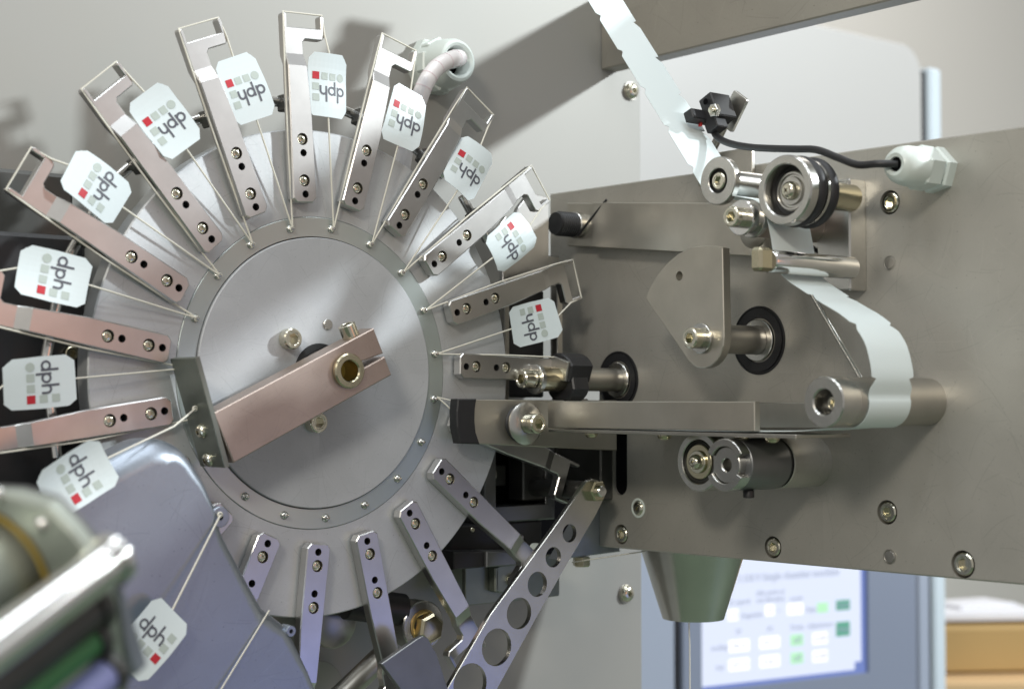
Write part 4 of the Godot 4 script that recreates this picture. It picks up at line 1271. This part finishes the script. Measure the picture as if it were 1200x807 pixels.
# ---------------------------------------------------------------- levers and blocks below the wheel
func build_low_mechanism() -> void:
	# perforated lever
	var l := thing("perforated_lever", "tapered steel lever with a row of round holes below the side plate's corner", "lever", on_wheel(0, 0, 14))
	var outline := PackedVector2Array()
	for q in [[172.4, -66], [165.8, -75.5], [141.6, -104.9], [125.1, -125.5], [105.0, -151.5], [80.0, -184], [45.0, -184], [62.0, -162], [93.1, -122.8], [135.1, -81.6], [155.6, -60.4]]:
		outline.append(Vector2(q[0], q[1]))
	outline.append_array(v2([[158.8, -57.4], [163, -55.8], [167.4, -56.6], [171, -59.6]]))
	var holes := []
	for h in [[146.8, -84.2, 4.9], [135.4, -96.2, 5.4], [124.4, -109.6, 6.6], [112.0, -123.7, 8.2], [97.2, -139.7, 9.6], [80.1, -156.6, 10.6]]:
		holes.append(Shape.circle(h[0], h[1], h[2], 28))
	part("lever_blade", Shape.new().plate(outline, 0, 3, 0.35, holes, Transform3D.IDENTITY, {}, 0.0), "steel", l)
	var nut := part("hex_nut", Shape.new().plate(Shape.circle(0, 0, 6.0, 6), 0, 4.4, 0.7), "rod", l, on_wheel(164.4, -62.4, 3))
	part("stud_end", Shape.new().lathe([Vector2(3.1, 4.4), Vector2(3.1, 6.4), Vector2(2.6, 7), Vector2(0, 7.2)], 20), "chrome", nut)
	part("pivot_post", Shape.new().lathe([Vector2(5, -60), Vector2(5, 0)], 24), "dark_steel", l, on_wheel(164.4, -62.4, 0))
	# open black frame
	var f := thing("open_frame", "dark steel frame with a square opening behind the lower right arms", "frame", on_wheel(0, 0, -58))
	part("frame_plate", Shape.new().plate(v2([[126, -81], [177, -81], [177, -36], [126, -36]]), 0, 28, 0.8, [v2([[133.8, -72.5], [171, -72.5], [171, -40], [133.8, -40]])]), "grey_steel", f)
	part("inner_block", Shape.new().box(Vector3(146, -56, 6), Vector3(16, 12, 12), 0.6), "dark_steel", f)
	part("inner_pin", Shape.new().tube(v3([[134, -55, 14], [142, -55, 14]]), 4.6, 20), "satin", f)
	part("bright_edge", Shape.new().box(Vector3(170.6, -56.5, 20), Vector3(0.8, 31, 15), 0.1), "steel", f)
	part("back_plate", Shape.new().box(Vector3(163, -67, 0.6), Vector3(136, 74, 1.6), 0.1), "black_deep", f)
	# black carrier under it
	var c := thing("black_carrier", "black block with a grey slide bar under the open frame", "block", on_wheel(0, 0, -56))
	part("carrier_body", Shape.new().box(Vector3(136, -90, 12), Vector3(64, 17, 26), 0.8), "black", c)
	part("slide_bar", Shape.new().plate(v2([[116.5, -103], [150, -103.4], [150, -96.5], [116.5, -94.6]]), 26, 40, 0.6), "grey_steel", c)
	part("slide_end", Shape.new().plate(v2([[96, -103.2], [116.2, -103.2], [116.2, -94.8], [96, -93.6]]), 24, 38, 0.6), "black", c)
	part("small_screw", button_screw(1.8, 1.2), "nickel", c, on_wheel(147, -86.2, 25))
	part("small_screw", button_screw(1.6, 1.2), "nickel", c, on_wheel(118, -84, 25))
	part("clip", Shape.new().box(Vector3(146, -93, 27), Vector3(12, 10, 4), 1.0), "satin", c)
	part("white_roller", Shape.new().lathe([Vector2(3.4, 0), Vector2(3.6, 6), Vector2(0, 6.4)], 20), "gland", c, on_wheel(151, -95.5, 38))
	# adjusting bracket
	var b := thing("adjusting_bracket", "greenish zinc plate with an angle clip and cap screw behind the perforated lever", "bracket", on_wheel(0, 0, -32))
	part("bracket_plate", Shape.new().plate(round_rect(114.4, -125, 182, -101.2, 1.0, 2), -3, 0, 0.4), "zinc", b)
	part("angle_clip", Shape.new().plate(round_rect(131, -119, 152, -104, 3, 3), 3, 6, 0.6), "zinc", b)
	part("clip_flange", Shape.new().box(Vector3(131.6, -111.5, 3), Vector3(2.6, 14, 6), 0.8), "zinc", b)
	part("screw", cap_screw(3.6, 4.2), "nickel", b, on_wheel(143, -113, 6))
	# grey foot plate with hex bolt
	var p := thing("foot_plate", "small blue grey plate with a hex bolt head under the side plate's lower left corner", "plate", on_wheel(0, 0, -10))
	part("plate_body", Shape.new().plate(v2([[160, -101], [206, -99.4], [206, -72], [184, -72]]), -6, 3, 0.5), "blue_grey_steel", p)
	part("hex_bolt", Shape.new().plate(Shape.circle(0, 0, 5.0, 6), 0, 5.4, 0.8), "rod", p, Transform3D(Basis(Vector3.RIGHT, PI / 2), mm(180, -101, -1)))
	# block filling the dark recess left of the side plate
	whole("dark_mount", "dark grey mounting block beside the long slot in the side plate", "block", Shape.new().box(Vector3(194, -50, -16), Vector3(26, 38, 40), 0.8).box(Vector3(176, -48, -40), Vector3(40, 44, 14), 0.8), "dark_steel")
	# grey post frame behind the arms at two to three o'clock
	var g := thing("post_bracket", "bright sheet metal bracket with two upright legs behind the arms at three o'clock", "bracket", on_wheel(0, 0, -14))
	part("bracket_sheet", Shape.new().plate(v2([[126, 50], [166.8, 50], [166.8, 66.8], [158.9, 66.8], [158.9, 99], [145, 101], [137, 92], [126, 70]]), -3, 0, 0.4), "arm", g)
	part("leg", Shape.new().box(Vector3(128.6, 19, -2), Vector3(3.6, 66, 5), 0.5), "satin", g)
	part("leg", Shape.new().box(Vector3(166.6, 19, -2), Vector3(4.2, 66, 5), 0.5), "satin", g)
	part("black_core", Shape.new().box(Vector3(147, 18, -22), Vector3(34, 60, 24), 1.0), "black", g)
	part("spring", Shape.new().tube(v3([[121, 77, 2], [127, 84, 2]]), 3.0, 14), "chrome", g)
	# guide chute, rod end and shaft at the bottom
	var w := thing("chute_plate", "plain grey bent plate with a rounded corner in front of the lower arms", "plate", on_wheel(0, 0, 22))
	part("chute_sheet", Shape.new().plate(v2([[20.6, -139], [41.5, -129.2], [45.0, -128.0], [48.0, -129.4], [53.4, -137.6], [64, -165], [74, -200], [52, -200], [46, -170]]), 0, 3, 0.4), "grey_steel", w)
	var e := thing("rod_end", "rod end eye with a hex bolt and brass bush between two lower arms", "joint", on_wheel(75, -130.5, -36))
	part("eye", Shape.new().lathe([Vector2(8, 8), Vector2(12.4, 8), Vector2(13, 8.6), Vector2(13, 19.4), Vector2(12.4, 20), Vector2(8.6, 20), Vector2(8, 19.4), Vector2(8, 8)], 48), "steel", e)
	part("brass_bush", Shape.new().lathe([Vector2(8.4, 8), Vector2(8.4, 20.4), Vector2(7.2, 20.6), Vector2(6.0, 20)], 40), "brass", e)
	part("hex_bolt", Shape.new().plate(Shape.circle(0, 0, 8.0, 6), 19, 26, 1.2), "rod", e, Transform3D(Basis(Vector3.BACK, 0.35), mm(1.5, -1, 0)))
	part("neck", Shape.new().tube(v3([[-8, 8, 12], [-40, 14, 8]]), 8.5, 24), "black", e)
	var h := thing("flanged_stub", "dark flanged shaft stub behind the arm at six o'clock", "shaft", on_wheel(33, -127, -58))
	part("flange", Shape.new().lathe([Vector2(12.6, 18), Vector2(13.4, 18.6), Vector2(13.4, 22), Vector2(12.6, 22.6), Vector2(0, 22.6)], 48), "satin", h)
	part("stub", Shape.new().lathe([Vector2(8, 0), Vector2(8, 19)], 32), "dark_steel", h)
	var r := thing("slanting_rod", "thick round steel rod rising slantwise at the bottom behind the six o'clock arm", "rod", on_wheel(0, 0, 0))
	part("rod", Shape.new().tube(v3([[2, -180, -22], [54, -144, -22]]), 6.0, 24), "satin", r)
	whole("round_boss", "round grey boss on the back panel at the bottom edge", "boss", Shape.new().lathe([Vector2(17, 0), Vector2(17, 5), Vector2(16.4, 5.6), Vector2(0, 5.6)], 48), "panel", on_wheel(34, -166, -60))
	# funnel behind the side plate, and the thread below it
	var n := thing("filling_funnel", "brushed steel funnel pointing down below the side plate", "funnel", on_wheel(233, 0, 24))
	part("cone", Shape.new().lathe([Vector2(16.2, -136), Vector2(17.4, -136), Vector2(34.5, -82), Vector2(33, -82), Vector2(16.2, -135.4)], 56), "cone", n, Transform3D(Basis(Vector3.RIGHT, -PI / 2), Vector3.ZERO))
	var t := thing("bag_thread", "thin thread hanging from the funnel's mouth past the control panel", "thread", on_wheel(0, 0, 0))
	part("strand", Shape.new().tube(v3([[229, -128, 24], [228, -150, 26], [226, -205, 28]]), 0.35, 6), "thread", t)
	var t2 := thing("bag_thread", "thin thread stretched level under the side plate's lower edge", "thread", on_wheel(0, 0, 0))
	part("strand", Shape.new().tube(v3([[160, -101.5, 4], [190, -99.4, 8], [226, -96, 16]]), 0.35, 6), "thread", t2)
